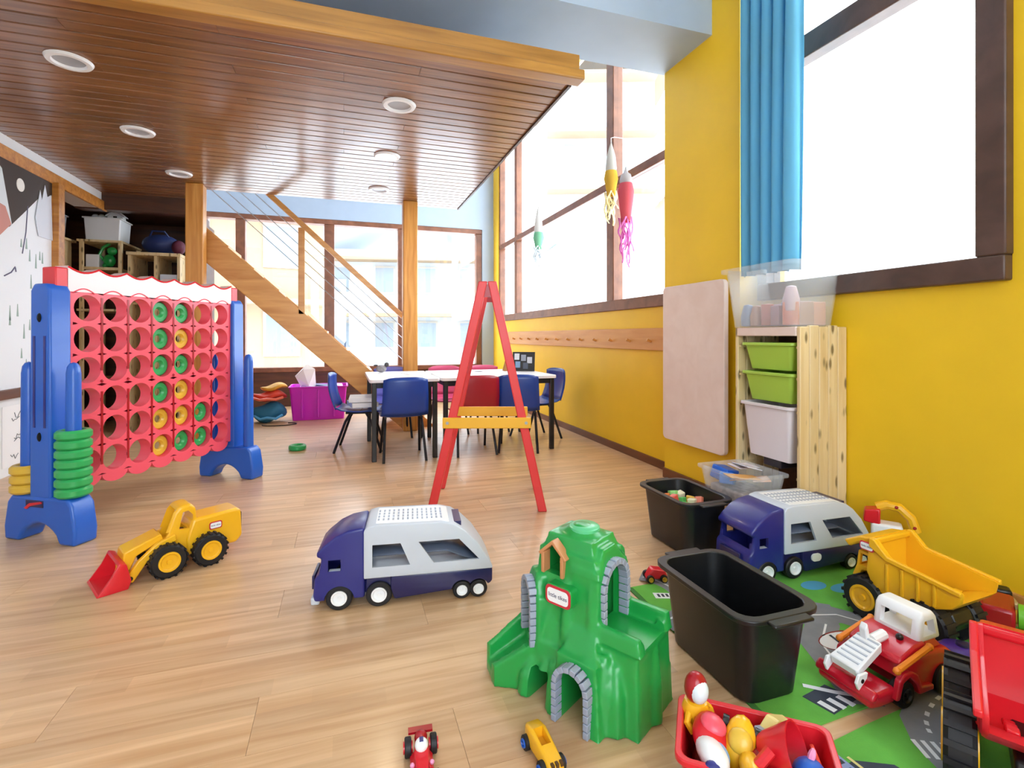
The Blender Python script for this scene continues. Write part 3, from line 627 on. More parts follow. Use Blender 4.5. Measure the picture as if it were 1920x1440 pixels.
bt = thing('bird_figure', 'blue grey bird figure on the back window sill', 'figure', (0.05, 7.04, 0.5)); P().hull([(-0.05, 0, 0), (0.07, 0, 0), (0.05, 0.03, 0.1), (0.0, 0, 0.2), (-0.03, 0, 0.22), (-0.02, -0.02, 0.1), (0.06, -0.02, 0.06)]).o('body', mat('blue grey felt', '6B83A8', 0.8), bt, bevel=0.01); P().hull([(-0.03, 0, 0.2), (-0.02, 0, 0.34), (-0.045, 0.01, 0.3), (-0.045, -0.01, 0.22)]).o('beak', mat('blue grey felt', '6B83A8', 0.8), bt)

# bins and bags under the stairs
mb = thing('magenta_crate', 'magenta plastic crate full of papers under the stairs', 'crate', (-0.26, 6.0, 0))
def open_bin(par, w_, d_, h, m, t=0.004, taper=0.02, rim=0.012, r=0.03, rimh=0.012):
    """tapered bin with rounded corners, wall thickness and a rim; centred, base at z=0"""
    def loop(k, z, ins): return [(x, y, z) for x, y in rrect(-w_ / 2 + ins, w_ / 2 - ins, -d_ / 2 + ins, d_ / 2 - ins, max(0.004, r - ins * .3), 4)]
    L = [loop(0, 0, taper), loop(0, h - rimh, 0.001), loop(0, h - rimh, -rim), loop(0, h, -rim), loop(0, h, t), loop(0, t, taper + t)]
    n = len(L[0]); p = P(); p.v = [v for l in L for v in l]
    for j in range(len(L) - 1):
        for i in range(n): p.f.append((j * n + i, j * n + (i + 1) % n, (j + 1) * n + (i + 1) % n, (j + 1) * n + i))
    p.f.append(tuple(range(n))[::-1]); p.f.append(tuple(range((len(L) - 1) * n, len(L) * n)))
    return p.o('tub', m, par, bevel=0.0025)
open_bin(mb, 0.58, 0.38, 0.36, M_MAG, 0.006, 0.03, 0.012)
for s in (-0.16, 0.0, 0.16): P().box(s - .01, s + .01, -0.196, -0.165, 0.03, 0.33).o('rib', M_MAG, mb, bevel=0.004)
pp = thing('crumpled_paper', 'crumpled white paper sticking out of the magenta crate', 'paper', (-0.38, 5.93, 0.34)); P().hull([(-0.12, -.02, .13), (-.06, .02, 0), (.09, .03, 0), (.08, 0, .2), (.0, .02, .26), (-.04, -.03, .2), (0.02, -.05, .02)]).o('sheet', M_PAPER, pp, smooth=0)
for k, (x, c, lab) in enumerate([(-0.12, 'C9B8E8', 'pale lilac folded sheet in the magenta crate'), (0.03, '4A4E7E', 'dark blue folder in the magenta crate'), (0.17, 'F0B4DC', 'pink folded sheet in the magenta crate')]):
    o = P().hull([(x - .09, -.1, .0), (x + .09, -.1, .0), (x + .07, .1, .05), (x - .07, .1, .06), (x - .05, -.1, .06), (x + .06, -.1, .04)]).o('folded_sheet', mat('folder %d' % k, c, .6), loc=(-0.26, 6.0, 0.31), smooth=0); tag(o, lab, 'paper', 'papers in the crate')
P().box(-0.27, 0.27, -0.15, 0.15, 0.2, 0.31).o('paper_filling', M_PAPER, mb)
def bag(name, x, y, z, rx, ry, rz, m, label, strap=None):
    t = thing(name, label, 'bag', (x, y, z), group='bags heaped beside the crate'); p = P()
    p.ball((0, 0, rz), (rx, ry, rz), 18, 10); v = p.v; rr = random.Random(hash(name + label) % 99)
    p.v = [(a * (1 + .12 * math.sin(9 * b + 7 * c)), b * (1 + .1 * math.sin(11 * a)), max(0, c + .02 * math.sin(23 * a + 9 * b))) for a, b, c in v]
    p.o('body', m, t, smooth=180)
    if strap: P().tube([(-rx * .8, -ry * .7, rz * .8), (-rx * .4, -ry * 1.1, rz * .5), (0, -ry * 1.15, rz * .65), (rx * .5, -ry * 1.05, rz * .5), (rx * .85, -ry * .7, rz * .8)], 0.014, 8).o('strap', strap, t)
bag('kit_bag', -0.745, 5.86, 0.0, 0.16, 0.14, 0.10, M_TEAL, 'teal blue kit bag on the floor beside the magenta crate', plastic('sky strap', '4BA0D8', .6))
bag('kit_bag', -1.05, 5.92, 0.0, 0.13, 0.14, 0.10, plastic('dark teal cloth', '14506A', .7), 'dark teal kit bag on the floor behind the game foot')
bag('soft_bag', -0.755, 5.92, 0.215, 0.17, 0.14, 0.05, plastic('red orange cloth', 'D23A22', .7), 'red orange soft bag on top of the teal bag', plastic('salmon strap', 'F0745A', .6))
bag('soft_bag', -0.71, 5.95, 0.318, 0.13, 0.11, 0.035, plastic('gold cloth', 'D8A030', .7), 'gold coloured soft bag topmost of the heap')
bag('soft_bag', -1.08, 5.95, 0.215, 0.14, 0.12, 0.06, plastic('fuchsia cloth', 'B4309A', .7), 'fuchsia soft bag on the heap behind the game')
hb = thing('hoop_wire', 'thin grey wire hoop on the floor before the teal bag', 'wire hoop', (-0.62, 5.62, 0.006)); P().tube([(0.16 * math.cos(t), 0.08 * math.sin(t), 0) for t in [PI * 1.0 + k * 1.35 * PI / 16 for k in range(17)]], 0.005, 6).o('wire', M_METAL, hb)

# ================================================================== STORAGE RECESS CONTENTS
su = thing('recess_shelf', 'pale pine shelf rack inside the dark storage recess', 'shelf', (0, 0, 0))
for x in (-2.29, -1.99): P().box(x - 0.015, x + 0.015, 5.66, 5.69, 0, 1.78).o('upright', M_PINE, su, bevel=.002); P().box(x - 0.015, x + 0.015, 6.1, 6.13, 0, 1.78).o('upright', M_PINE, su, bevel=.002)
for z in (0.5, 1.15, 1.79): P().box(-2.32, -1.97, 5.65, 6.14, z - .02, z).o('shelf_board', M_PINE, su, bevel=.002)
su2 = thing('recess_sideboard', 'low pale shelf with a top board in the dark recess', 'shelf', (0, 0, 0))
P().box(-1.93, -1.49, 5.62, 6.1, 1.66, 1.69).o('top_board', M_PINE, su2, bevel=.003)
for x in (-1.91, -1.70, -1.51): P().box(x - .012, x + .012, 5.64, 6.08, 0, 1.66).o('divider', M_PINE, su2)
P().box(-1.9, -1.5, 5.7, 6.05, 1.2, 1.22).o('shelf_board', M_PINE, su2)
def wbox(x, y, z, w_, d_, h, m, label):
    t = thing('storage_box', label, 'box', (x, y, z), group='boxes in the recess'); P().frust(-w_ / 2, w_ / 2, -d_ / 2, d_ / 2, 0, h, 0.012).o('tub', m, t, bevel=.01); P().box(-w_ / 2 - .008, w_ / 2 + .008, -d_ / 2 - .008, d_ / 2 + .008, h - .018, h - .004).o('rim', m, t, bevel=.003); return t
wbox(-2.14, 5.82, 1.79, 0.29, 0.26, 0.22, M_WPL, 'white box with a toy house peeking out on the tall shelf')
wbox(-2.55, 5.6, 1.79, 0.26, 0.26, 0.22, M_LGREY, 'greyish box behind the slim brown post'); 
us = thing('recess_shelf', 'plain wooden stand under the greyish box behind the post', 'shelf', (0, 0, 0)); P().box(-2.75, -2.38, 5.42, 5.8, 1.77, 1.79).o('shelf_board', M_PINE, us); 
for x in (-2.72, -2.41): P().box(x - .012, x + .012, 5.5, 5.75, 0, 1.77).o('upright', M_PINE, us)
dh = thing('doll_house', 'little white toy house in the white box', 'toy house', (-2.07, 5.82, 1.99)); P().prism([(-.06, 0), (.06, 0), (.06, .05), (0, .10), (-.06, .05)], -.04, .04).o('walls', M_WPL, dh); P().prism([(-.075, .045), (0, .105), (.075, .045), (.075, .055), (0, .118), (-.075, .055)], -.05, .05).o('roof', M_WPL, dh); P().box(-.015, .015, -.043, -.03, .02, .05).o('window', M_BLACK, dh)
for k, x in enumerate((-2.24, -2.19)): o = P().ball((0, 0, .03), (.03, .03, .03), 10, 8).o('white_ball', M_WPL, loc=(x, 5.82, 2.0)); tag(o, ['white ball at the left edge of the white box', 'white ball beside the toy house in the white box'][k], 'ball', 'balls in the box')
gf = thing('green_monkey', 'shiny green toy hanging under the white box', 'toy', (-2.10, 5.74, 1.56)); P().ball((0, 0, .05), (.05, .04, .06)).o('body', M_GREEN, gf); P().ball((.02, 0, .14), .04).o('head', M_GREEN, gf); P().tube([(-.04, 0, .05), (-.08, 0, .1), (-.05, 0, .17), (0, 0, .21)], .014).o('arm', M_GREEN, gf); P().ball((-.03, -.02, .0), (.02, .02, .02)).o('foot', M_GREEN, gf)
gp = thing('shelf_plank', 'short plank carrying the green toy', 'plank', (0, 0, 0)); P().box(-2.274, -2.006, 5.67, 6.1, 1.515, 1.54).o('board', M_PINE, gp)
nb = thing('navy_bag', 'navy blue sports bag lying on the low recess shelf', 'bag', (-1.70, 5.8, 1.69)); P().ball((0, 0, .10), (.16, .13, .10)).o('body', plastic('navy cloth', '14285E', .7), nb, smooth=180); P().tube([(-.08, -.05, .17), (-.05, -.08, .22), (.05, -.08, .22), (.08, -.05, .17)], .008).o('handle', plastic('navy cloth', '14285E', .7), nb)
rb_ = thing('maroon_bag', 'dark maroon pouch beside the navy bag', 'bag', (-1.53, 5.72, 1.69)); P().ball((0, 0, .07), (.06, .06, .07)).o('body', plastic('maroon cloth', '5A1A34', .7), rb_)
for k, (x, w_, z, h, m, lab) in enumerate([(-1.81, .07, 1.42, .22, M_WPL, 'slim white file box under the navy bag'), (-1.60, .14, 1.36, .27, M_LGREY, 'pale grey box at the end of the low recess shelf'), (-1.745, .03, 1.40, .24, M_PINK, 'thin pink file beside the slim white file')]):
    o = P().box(-w_ / 2, w_ / 2, 0, 0.25, 0, h).o('file_box', m, loc=(x, 5.66, 1.22), bevel=.004); tag(o, lab, 'box', 'files in the recess')
item_c = P().box(-.05, .05, 0, .1, 0, .12).o('carton', M_WPL, loc=(-2.22, 5.70, 1.54), bevel=.004); tag(item_c, 'white carton on the plank beside the green toy', 'carton')

# ================================================================== PINE DRAWER UNIT
SX, SY0, SY1 = 1.83, 1.655, 2.03
un = thing('drawer_unit', 'pale pine drawer unit with green and white drawers', 'drawer unit', (0, 0, 0))
for k in range(5): P().box(SX + 0.0535 * k + .001, SX + 0.0535 * (k + 1) - .001, SY0, SY0 + 0.018, 0, 0.94 + (0.006 if k % 2 else 0)).o('side_plank', M_PINE, un, bevel=0.004)
for k in range(5): P().box(SX + 0.0535 * k + .001, SX + 0.0535 * (k + 1) - .001, SY1 - 0.018, SY1, 0, 0.94).o('side_plank', M_PINE, un, bevel=0.004)
P().box(SX - .005, SX + .262, SY0 + .018, SY1 - .018, 0.90, 0.94).o('top_board', M_PINEH, un, bevel=0.004)
P().box(SX + .255, SX + .262, SY0 + .018, SY1 - .018, 0, 0.90).o('back_panel', M_DARKWOOD, un)
for z in (0.855, 0.72, 0.575, 0.29):
    for yy in (SY0 + .018, SY1 - .028): P().box(SX + .01, SX + .25, yy, yy + .01, z - .01, z).o('runner', M_PINE, un)
def drawer(z0, z1, m, dx, name, lab):
    d = bpy.data.objects.new(name, None); COL.objects.link(d); d.parent = un; d.location = (SX + 0.125 - dx, (SY0 + SY1) / 2, z0); d['label'] = lab
    b = open_bin(d, 0.235, 0.275, z1 - z0, m, 0.004, 0.022, 0.012, 0.02, 0.014)
    return d
drawer(0.745, 0.87, M_LIME, 0.0, 'drawer', 'upper lime green drawer'); drawer(0.60, 0.735, M_LIME, 0.0, 'drawer', 'lower lime green drawer')
drawer(0.34, 0.59, M_FROST, 0.01, 'drawer', 'milky white deep drawer')
drawer(0.16, 0.305, M_CLEAR, 0.26, 'drawer', 'clear drawer pulled out at the bottom')
# contents of the pulled out drawer
cx, cy = SX + .125 - .26, (SY0 + SY1) / 2
def item(name, p, m, loc, label, cat, grp, rot=None, bevel=0.003, smooth=35): return tag(p.o(name, m, loc=loc, rot=rot, bevel=bevel, smooth=smooth), label, cat, grp)
item('blue_block', P().box(-.05, .05, -.04, .04, 0, .06), plastic('block blue', '1D62C8'), (cx - .03, cy + .085, .235), 'blue plastic block in the pulled out clear drawer', 'block', 'contents of the clear drawer', (0.2, 0.2, .3), .006)
item('blue_block', P().box(-.035, .035, -.03, .03, 0, .05), plastic('block blue light', '3F8AE8'), (cx - .06, cy + .02, .235), 'light blue block in the pulled out clear drawer', 'block', 'contents of the clear drawer', (0, .3, .7), .006)
for k, (dx, dy, rz, c, lab) in enumerate([(0, -.02, .4, 'F0A050', 'orange cardboard tile in the clear drawer'), (.03, -.08, .9, 'E8C8B8', 'pale pink cardboard sheet in the clear drawer'), (-.05, -.06, -.2, 'E8B068', 'light orange cardboard strip in the clear drawer'), (.06, .05, .2, 'E6DCDC', 'off white card on top of the clear drawer'), (.03, .0, 1.3, 'D8D8E0', 'grey white card across the clear drawer')]):
    item('card', P().box(-.07, .07, -.035, .035, 0, .004), mat('card %d' % k, c, .6), (cx + dx, cy + dy, .262 + .012 * k), lab, 'card', 'contents of the clear drawer', (.12 * (k - 2), .1, rz), .001)
item('grey_filling', P().box(-.085, .085, -.105, .105, 0, .055), mat('mixed toys grey', 'B8A8A4', .6, vary=.5, vscale=40), (cx, cy, .17), 'mixed small toys filling the clear drawer', 'toys', 'contents of the clear drawer', None, .01)
# lowest shelf of the unit: small dark toys
item('toy_train', P().box(-.09, .09, -.05, .05, 0, .05), plastic('dark toy', '2C2A34'), (SX + .13, cy, .30), 'dark toy train standing on the rails below the white drawer', 'toy train', 'toys in the unit')
# big clear box on top
bxo = thing('storage_tub', 'large translucent storage tub with toys on top of the pine unit', 'storage tub', (SX + 0.11, (SY0 + SY1) / 2 + 0.02, 0.94))
open_bin(bxo, 0.30, 0.40, 0.285, M_CLEAR, 0.004, 0.03, 0.02, 0.03, 0.02)
P().box(-0.15, -0.13, -0.05, 0.05, 0.24, 0.26).o('handle_lip', M_CLEAR, bxo)
r = random.Random(5)
cl2 = [('rust', 'C86A4A'), ('taupe', 'B08A7A'), ('peach', 'D8A088'), ('mauve', '9A6A78'), ('slate', '8A98B0'), ('sand', 'E0B090'), ('brick red', 'A85848'), ('dusty pink', 'C0A0A8')]
for k in range(16):
    s_ = r.uniform(.034, .042); cn, cc = cl2[k % 8]; x, y_ = (-.07, 0, .07)[k % 3], (-.125, -.06, .005, .07, .125)[(k // 3) % 5]; z = .008 if k < 15 else .07
    sh = P().box(-s_ * .8, s_ * .8, -s_ * .7, s_ * .7, 0, 2.6 * s_) if k < 8 else P().lathe([(.0005, 0), (s_ * .8, 0), (s_ * .85, s_ * 1.2), (s_ * .5, s_ * 2.6), (.0005, s_ * 2.7)], 12)
    item(('wooden_block' if k < 8 else 'toy_cup'), sh, plastic('tub toy ' + cn, cc, .5), (SX + .11 + x, (SY0 + SY1) / 2 + .02 + y_, .94 + z), f'{cn} {"wooden block" if k < 8 else "tapered toy cup"} inside the translucent tub', 'toy piece', 'toys in the translucent tub', (0, 0, r.uniform(0, 3)), .004)

# ================================================================== BLACK TUBS
def tub(x, y, w_, d_, h, label, rz=0):
    t = thing('black_tub', label, 'tub', (x, y, 0.006), rz, 'black plastic tubs'); open_bin(t, w_, d_, h, M_BLACK, 0.004, 0.022, 0.018, 0.045, 0.012)
    for s in (-1, 1): P().box(-.06, .06, s * (d_ / 2 + .028) - .014, s * (d_ / 2 + .028) + .014, h - .011, h - .002).o('grip', M_BLACK, t, bevel=.004)
    return t
tub(1.005, 1.135, 0.215, 0.345, 0.225, 'empty black tub, front one beside the green mountain')
tub(1.40, 1.86, 0.22, 0.32, 0.225, 'black tub of coloured blocks before the pine unit')
bc = ['E05A48', '58C060', 'F0C050', '7A90D8', 'F08848', '9ADC80', 'E8E0C0', 'D87A60', '4FA8B8']
nmz = ['red', 'green', 'yellow', 'blue', 'orange', 'light green', 'cream', 'salmon', 'teal']
item('block_bed', P().box(-.075, .075, -.12, .12, 0, .13), mat('mixed blocks', 'B89A70', .6, vary=.6, vscale=30), (1.40, 1.86, .02), 'deeper layer of mixed blocks in the black tub', 'blocks', 'blocks in the black tub', None, .012)
r = random.Random(11)
for k in range(16):
    x, y_ = (-.055 + .037 * (k % 4)), (-.10 + .065 * (k // 4)); s = r.uniform(.02, .027)
    item('toy_block', P().hull([(s * math.cos(a) * (1 if j else .8), s * math.sin(a) * (1 if j else .8), j * 1.6 * s) for a in [2 * PI * i / (4 + k % 3) for i in range(4 + k % 3)] for j in (0, 1)]), plastic('toy block ' + nmz[k % 9], bc[k % 9], .45), (1.40 + x, 1.86 + y_, .152 + r.uniform(0, .018)), f'{nmz[k % 9]} toy block in the black tub, {["left", "middle left", "middle right", "right"][k % 4]} file, {["front", "second", "third", "back"][k // 4]} row', 'block', 'blocks in the black tub', (r.uniform(-.4, .4), r.uniform(-.4, .4), r.uniform(0, 3)), .004)

# ================================================================== ROAD RUGS
M_RUG = mat('rug green', '63B043', .95, vary=.12, vscale=14, bump=.4); M_RUGD = mat('rug dark green', '3E7A34', .95, bump=.3, vscale=10); M_ROAD = mat('rug road grey', '868A90', .95, vary=.1, vscale=20, bump=.3)
M_RLINE = mat('rug white print', 'E6EAEE', .95); M_RBLUE = mat('rug pond blue', '4FA0C8', .95); M_RNAVY = mat('rug navy print', '38404E', .95); M_RYEL = mat('rug yellow print', 'D9CC86', .95); M_RRED = mat('rug red print', '8E3A34', .95)
def strip(path, w_, x=0):
    out = []
    for i, (a, b) in enumerate(path):
        p0 = Vector(path[max(0, i - 1)]); p1 = Vector(path[min(len(path) - 1, i + 1)]); d = (p1 - p0).normalized(); nrm = Vector((-d.y, d.x))
        out.append((Vector((a, b)) + nrm * w_ / 2, Vector((a, b)) - nrm * w_ / 2))
    return [tuple(o[0]) for o in out] + [tuple(o[1]) for o in reversed(out)]
def arc(cx, cy, r, a0, a1, n=14): return [(cx + r * math.cos(a0 + (a1 - a0) * k / n), cy + r * math.sin(a0 + (a1 - a0) * k / n)) for k in range(n + 1)]
def pr(rug, path, w_, m, name, lay=1):
    s = [(Vector(q)) for q in path]; p = P()
    o = strip(path, w_); n = len(path)
    vs = [(o[i][0], o[i][1], .0052 + .0004 * lay) for i in range(2 * n)]
    p.add(vs, [(i, i + 1, 2 * n - 2 - i, 2 * n - 1 - i) for i in range(n - 1)]); return p.o(name, m, rug, smooth=0)
def blob(rug, poly, m, name, lay=1): return P().prism(poly, .0045, .0052 + .0004 * lay, 'xy').o(name, m, rug, smooth=0)
r1 = thing('play_rug', 'green road print play rug under the trucks and the black tub', 'rug', (0, 0, 0), group='road print rugs')
P().prism([(.945, .885), (1.96, .925), (2.02, 1.42), (1.98, 1.60), (0.975, 1.585)], 0.0005, .005, 'xy').o('pile', M_RUG, r1)
pr(r1, arc(0.95, 1.52, .17, -1.6, .9), .085, M_ROAD, 'road_print'); pr(r1, arc(0.95, 1.52, .155, -1.5, .85), .008, M_RLINE, 'lane_line', 2); pr(r1, arc(0.95, 1.52, .20, -1.5, .85), .006, M_RNAVY, 'lane_line', 2)
pr(r1, [(1.0, 1.36), (1.1, 1.3), (1.3, 1.28), (1.5, 1.22), (1.62, 1.05), (1.7, .95)], .10, M_ROAD, 'road_print', 1.3); pr(r1, [(1.2, .90), (1.25, 1.0), (1.30, 1.12), (1.42, 1.2), (1.5, 1.3)], .09, M_ROAD, 'road_print', 1.6)
pr(r1, [(1.22, .93), (1.27, 1.02), (1.32, 1.12), (1.42, 1.19)], .006, M_RLINE, 'lane_line', 2); pr(r1, [(1.3, 1.28), (1.5, 1.22), (1.61, 1.06)], .006, M_RLINE, 'lane_line', 3)
blob(r1, [(1.60 + .05 * math.cos(t), 1.39 + .03 * math.sin(t)) for t in [2 * PI * k / 20 for k in range(20)]], M_RBLUE, 'pond_print')
blob(r1, [(1.69 + .06 * math.cos(t), 1.34 + .03 * math.sin(t)) for t in [2 * PI * k / 20 for k in range(20)]], M_RBLUE, 'pond_print')
blob(r1, [(1.395 + .085 * math.cos(t), 1.11 + .045 * math.sin(t)) for t in [2 * PI * k / 24 for k in range(24)]], M_RRED, 'pad_border', 2)
blob(r1, [(1.39 + .077 * math.cos(t), 1.11 + .039 * math.sin(t)) for t in [2 * PI * k / 24 for k in range(24)]], M_RLINE, 'landing_pad', 3)
text('H', 0.075, M_RNAVY, r1, (1.39, 1.11, .0075), (0, 0, -.2), .0002, 'pad_letter')
blob(r1, [(1.01, 1.49), (1.075, 1.465), (1.085, 1.50), (1.02, 1.525)], M_RLINE, 'label_print', 2)
for k in range(4): blob(r1, [(1.023 + .014 * k, 1.494 - .004 * k), (1.031 + .014 * k, 1.491 - .004 * k), (1.036 + .014 * k, 1.510 - .004 * k), (1.028 + .014 * k, 1.513 - .004 * k)], M_RNAVY, 'label_mark', 3)
blob(r1, [(1.10, .90), (1.20, .92), (1.17, .985), (1.08, .97)], M_RNAVY, 'building_print', 2)
for k in range(3): blob(r1, [(1.105 + .03 * k, .905), (1.12 + .03 * k, .908), (1.11 + .03 * k, .945), (1.095 + .03 * k, .942)], M_RLINE, 'window_print', 3)
pr(r1, [(1.115, 1.0), (1.17, .955), (1.21, .93)], .014, M_RLINE, 'kerb_print', 3)
P().prism([(.93, .87), (.945, .885), (.975, 1.585), (.96, 1.60)], 0.0005, .0035, 'xy').o('binding', M_RUGD, r1)
r2 = thing('play_rug', 'green road print play rug with the zebra crossing, nearest corner', 'rug', (0, 0, 0), group='road print rugs')
P().prism([(.93, .30), (1.95, .30), (1.95, .905), (1.55, .885), (1.15, .855), (.95, .835)], 0.0005, .005, 'xy').o('pile', M_RUG, r2)
pr(r2, [(1.60, .880), (1.46, .868), (1.345, .848), (1.272, .812), (1.228, .760), (1.20, .68), (1.19, .40)], .095, M_ROAD, 'road_print')
for q in ([(1.405, .862), (1.385, .858)], [(1.36, .851), (1.342, .845)], [(1.318, .836), (1.302, .828)], [(1.284, .818), (1.272, .808)], [(1.262, .800), (1.254, .790)]): pr(r2, q, .009, M_RLINE, 'lane_dash', 2)
for k in range(5): blob(r2, [(1.193 + .0165 * k, .792 - .009 * k), (1.201 + .0165 * k, .788 - .009 * k), (1.180 + .0165 * k, .742 - .009 * k), (1.172 + .0165 * k, .746 - .009 * k)], M_RLINE, 'zebra_stripe', 2)
blob(r2, [(.93, .55), (.95, .78), (1.02, .79), (1.09, .755), (1.105, .70), (1.07, .55)], M_RNAVY, 'car_park_print', 1)
pr(r2, [(1.015, .80), (1.02, .74), (1.02, .6)], .007, M_RYEL, 'kerb_print', 3); pr(r2, [(.985, .83), (.99, .76), (.985, .6)], .03, mat('rug track blue', '8C9AC0', .95), 'track_print', 2)
for k in range(8): blob(r2, [(.978, .80 - .022 * k), (.996, .80 - .022 * k), (.996, .79 - .022 * k), (.978, .79 - .022 * k)], M_RNAVY, 'sleeper_print', 4)

# ================================================================== WHEELS
def tyre(par, x, y, z, r, w_, hub_m, treads=0, side=-1, name='wheel'):
    """wheel with its axle along y; hub dish on both faces"""
    t = P().lathe([(r * .62, -w_ / 2), (r * .9, -w_ / 2), (r, -w_ / 2 + r * .1), (r, w_ / 2 - r * .1), (r * .9, w_ / 2), (r * .62, w_ / 2), (r * .58, w_ / 2 - .004), (r * .58, -w_ / 2 + .004), (r * .62, -w_ / 2)], 28, axis='y').o(name, M_TYRE, par, loc=(x, y, z))
    if treads:
        p = P()
        for k in range(treads):
            a = 2 * PI * k / treads; p.M = Matrix.Rotation(a, 4, 'Y'); p.box(-r * .07, r * .07, -w_ / 2 + .001, w_ / 2 - .001, r * .97, r * 1.06)
        p.M = Matrix.Identity(4); q = p.o('tread', M_TYRE, t); q['kind'] = 'stuff'
    for s in (-1, 1):
        h = P().lathe([(.0005, s * (w_ / 2 + .002)), (r * .14, s * (w_ / 2 + .002)), (r * .16, s * (w_ / 2 - .004)), (r * .42, s * (w_ / 2 - .002)), (r * .5, s * (w_ / 2 + .003)), (r * .6, s * (w_ / 2 + .003)), (r * .62, s * (w_ / 2 - .006)), (.0005, s * (w_ / 2 - .008))], 24, axis='y').o('hub', hub_m, t)
    return t
def badge(par, loc, rot, w_=0.05):
    b = P().prism(rrect(-w_ / 2, w_ / 2, -w_ * .31, w_ * .31, w_ * .16), 0, .003, 'xy').o('badge', M_RED_B, par, loc=loc, rot=rot, bevel=.0008)
    P().prism(rrect(-w_ * .42, w_ * .42, -w_ * .23, w_ * .23, w_ * .13), .003, .0036, 'xy').o('badge_face', M_WPL, b)
    text('little tikes', w_ * .19, M_NAVYD, b, (0, 0, .0038), (0, 0, 0), .0002, 'badge_lettering')
    return b
M_RED_B = plastic('badge red', 'C8283A', .4)

# ================================================================== CAR CARRIER TRUCKS
def make_carrier(label):
    t = thing('carrier_truck', label, 'toy truck', group='navy and white carrier trucks'); W = 0.095
    cab = P().prism([(0.004, .035), (0.0, .055), (0.004, .115), (.018, .13), (.026, .185), (.010, .190), (.012, .205), (.03, .225), (.07, .258), (.11, .276), (.165, .285), (.165, .035)], -W, W).o('cab', M_NAVY, t, bevel=.012, seg=3)
    bake(cab)
    c1 = P().box(.048, .088, -.2, .2, .138, .178).o('c', None); c2 = P().box(-.05, .034, -W + .022, W - .022, .133, .181).o('c', None); c3 = P().box(.022, .150, -W + .012, W - .012, .05, .20).o('c', None)
    c4 = P().cyl((.083, -.2, .036), (.083, .2, .036), .048, n=28).o('c', None)
    cut(cab, [c1, c2, c3, c4])
    P().box(-.008, .02, -W + .004, W - .004, .022, .05).o('bumper', M_LGREY, t, bevel=.006)
    P().box(-.010, .0, -.055, .055, .062, .110).o('grille', M_NAVYD, t, bevel=.003)
    P().box(.03, .15, -W + .013, W - .013, .05, .058).o('cab_floor', M_NAVYD, t)
    P().box(.05, .086, -W + .004, -W + .02, .128, .139).o('window_ledge', M_LGREY, t)
    prof = [(.162, .103), (.162, .272), (.172, .286), (.20, .292), (.42, .288), (.465, .276), (.50, .252), (.545, .205), (.585, .14), (.60, .108), (.60, .103)]
    sh = P().prism(prof, -W - .004, W + .004).o('trailer_shell', M_LGREY, t, bevel=.014, seg=3); bake(sh)
    inner = [(.172, .09), (.172, .268), (.20, .28), (.418, .277), (.458, .266), (.49, .245), (.534, .2), (.574, .135), (.588, .09)]
    k1 = P().prism(inner, -W + .006, W - .006).o('c', None)
    k2 = P().prism([(.19, .142), (.315, .142), (.283, .222), (.19, .222)], -.2, .2).o('c', None)
    k3 = P().prism([(.395, .142), (.553, .142), (.482, .222), (.343, .222)], -.2, .2).o('c', None)
    cut(sh, [k1, k2, k3])
    P().prism([(.19, .285), (.20, .2925), (.42, .2885), (.45, .282), (.44, .275), (.2, .28)], -W + .012, W - .012).o('roof_panel', M_WPL, t, bevel=.003)
    for row in (-.045, -.015, .015, .045):
        for k in range(14): P().box(.205 + .0165 * k, .211 + .0165 * k, row - .009, row + .009, .286, .2937 - .00018 * k * 1.3).o('roof_slot_shade', M_GREYST, t)  # raised grey strips stand in for the shade inside open slots
    P().box(.466, .492, -W + .03, W - .03, .257, .275).o('rear_handle', M_NAVYD, t, rot=None)
    ch = P().prism([(.262, .02), (.59, .045), (.60, .055), (.60, .104), (.25, .104), (.25, .06)], -W - .001, W + .001).o('chassis', M_NAVYD, t, bevel=.008); bake(ch)
    cut(ch, [P().cyl((x, -.2, .032), (x, .2, .032), .036, n=24).o('c', None) for x in (.492, .55)])
    P().box(.165, .26, -W + .012, W - .012, .045, .104).o('hitch', M_NAVYD, t, bevel=.006)
    P().box(.17, .59, -W + .008, W - .008, .106, .114).o('lower_deck', M_LGREY, t)
    P().add([(.175, -W + .008, .178), (.44, -W + .008, .178), (.56, -W + .008, .125), (.175, W - .008, .178), (.44, W - .008, .178), (.56, W - .008, .125)], [(0, 1, 4, 3), (1, 2, 5, 4)]).o('ramp_deck', plastic('slate plastic', '5A6478', .45), t, solid=.005)
    for x, rr in ((.083, .043), (.212, .043), (.492, .031), (.55, .031)):
        for s in (-1, 1): tyre(t, x, s * (W - .012), rr, rr, .03, M_WPL)
    return t
ct = make_carrier('navy and light grey carrier truck with open windows, mid floor'); ct.location = (-0.085, 1.86, 0); ct.rotation_euler = (0, 0, math.atan2(-.061, .48)); ct.scale = (.985, .96, .93)
cl = dup(ct, (1.375, 1.545, 0.006), -0.03, 'navy and light grey carrier truck parked by the pine drawer unit')
cl.scale = (.96, .96, .92)
P().prism(rrect(.29, .335, .06, .09, .013), -.102, -.094).o('side_sticker', M_WPL, cl)

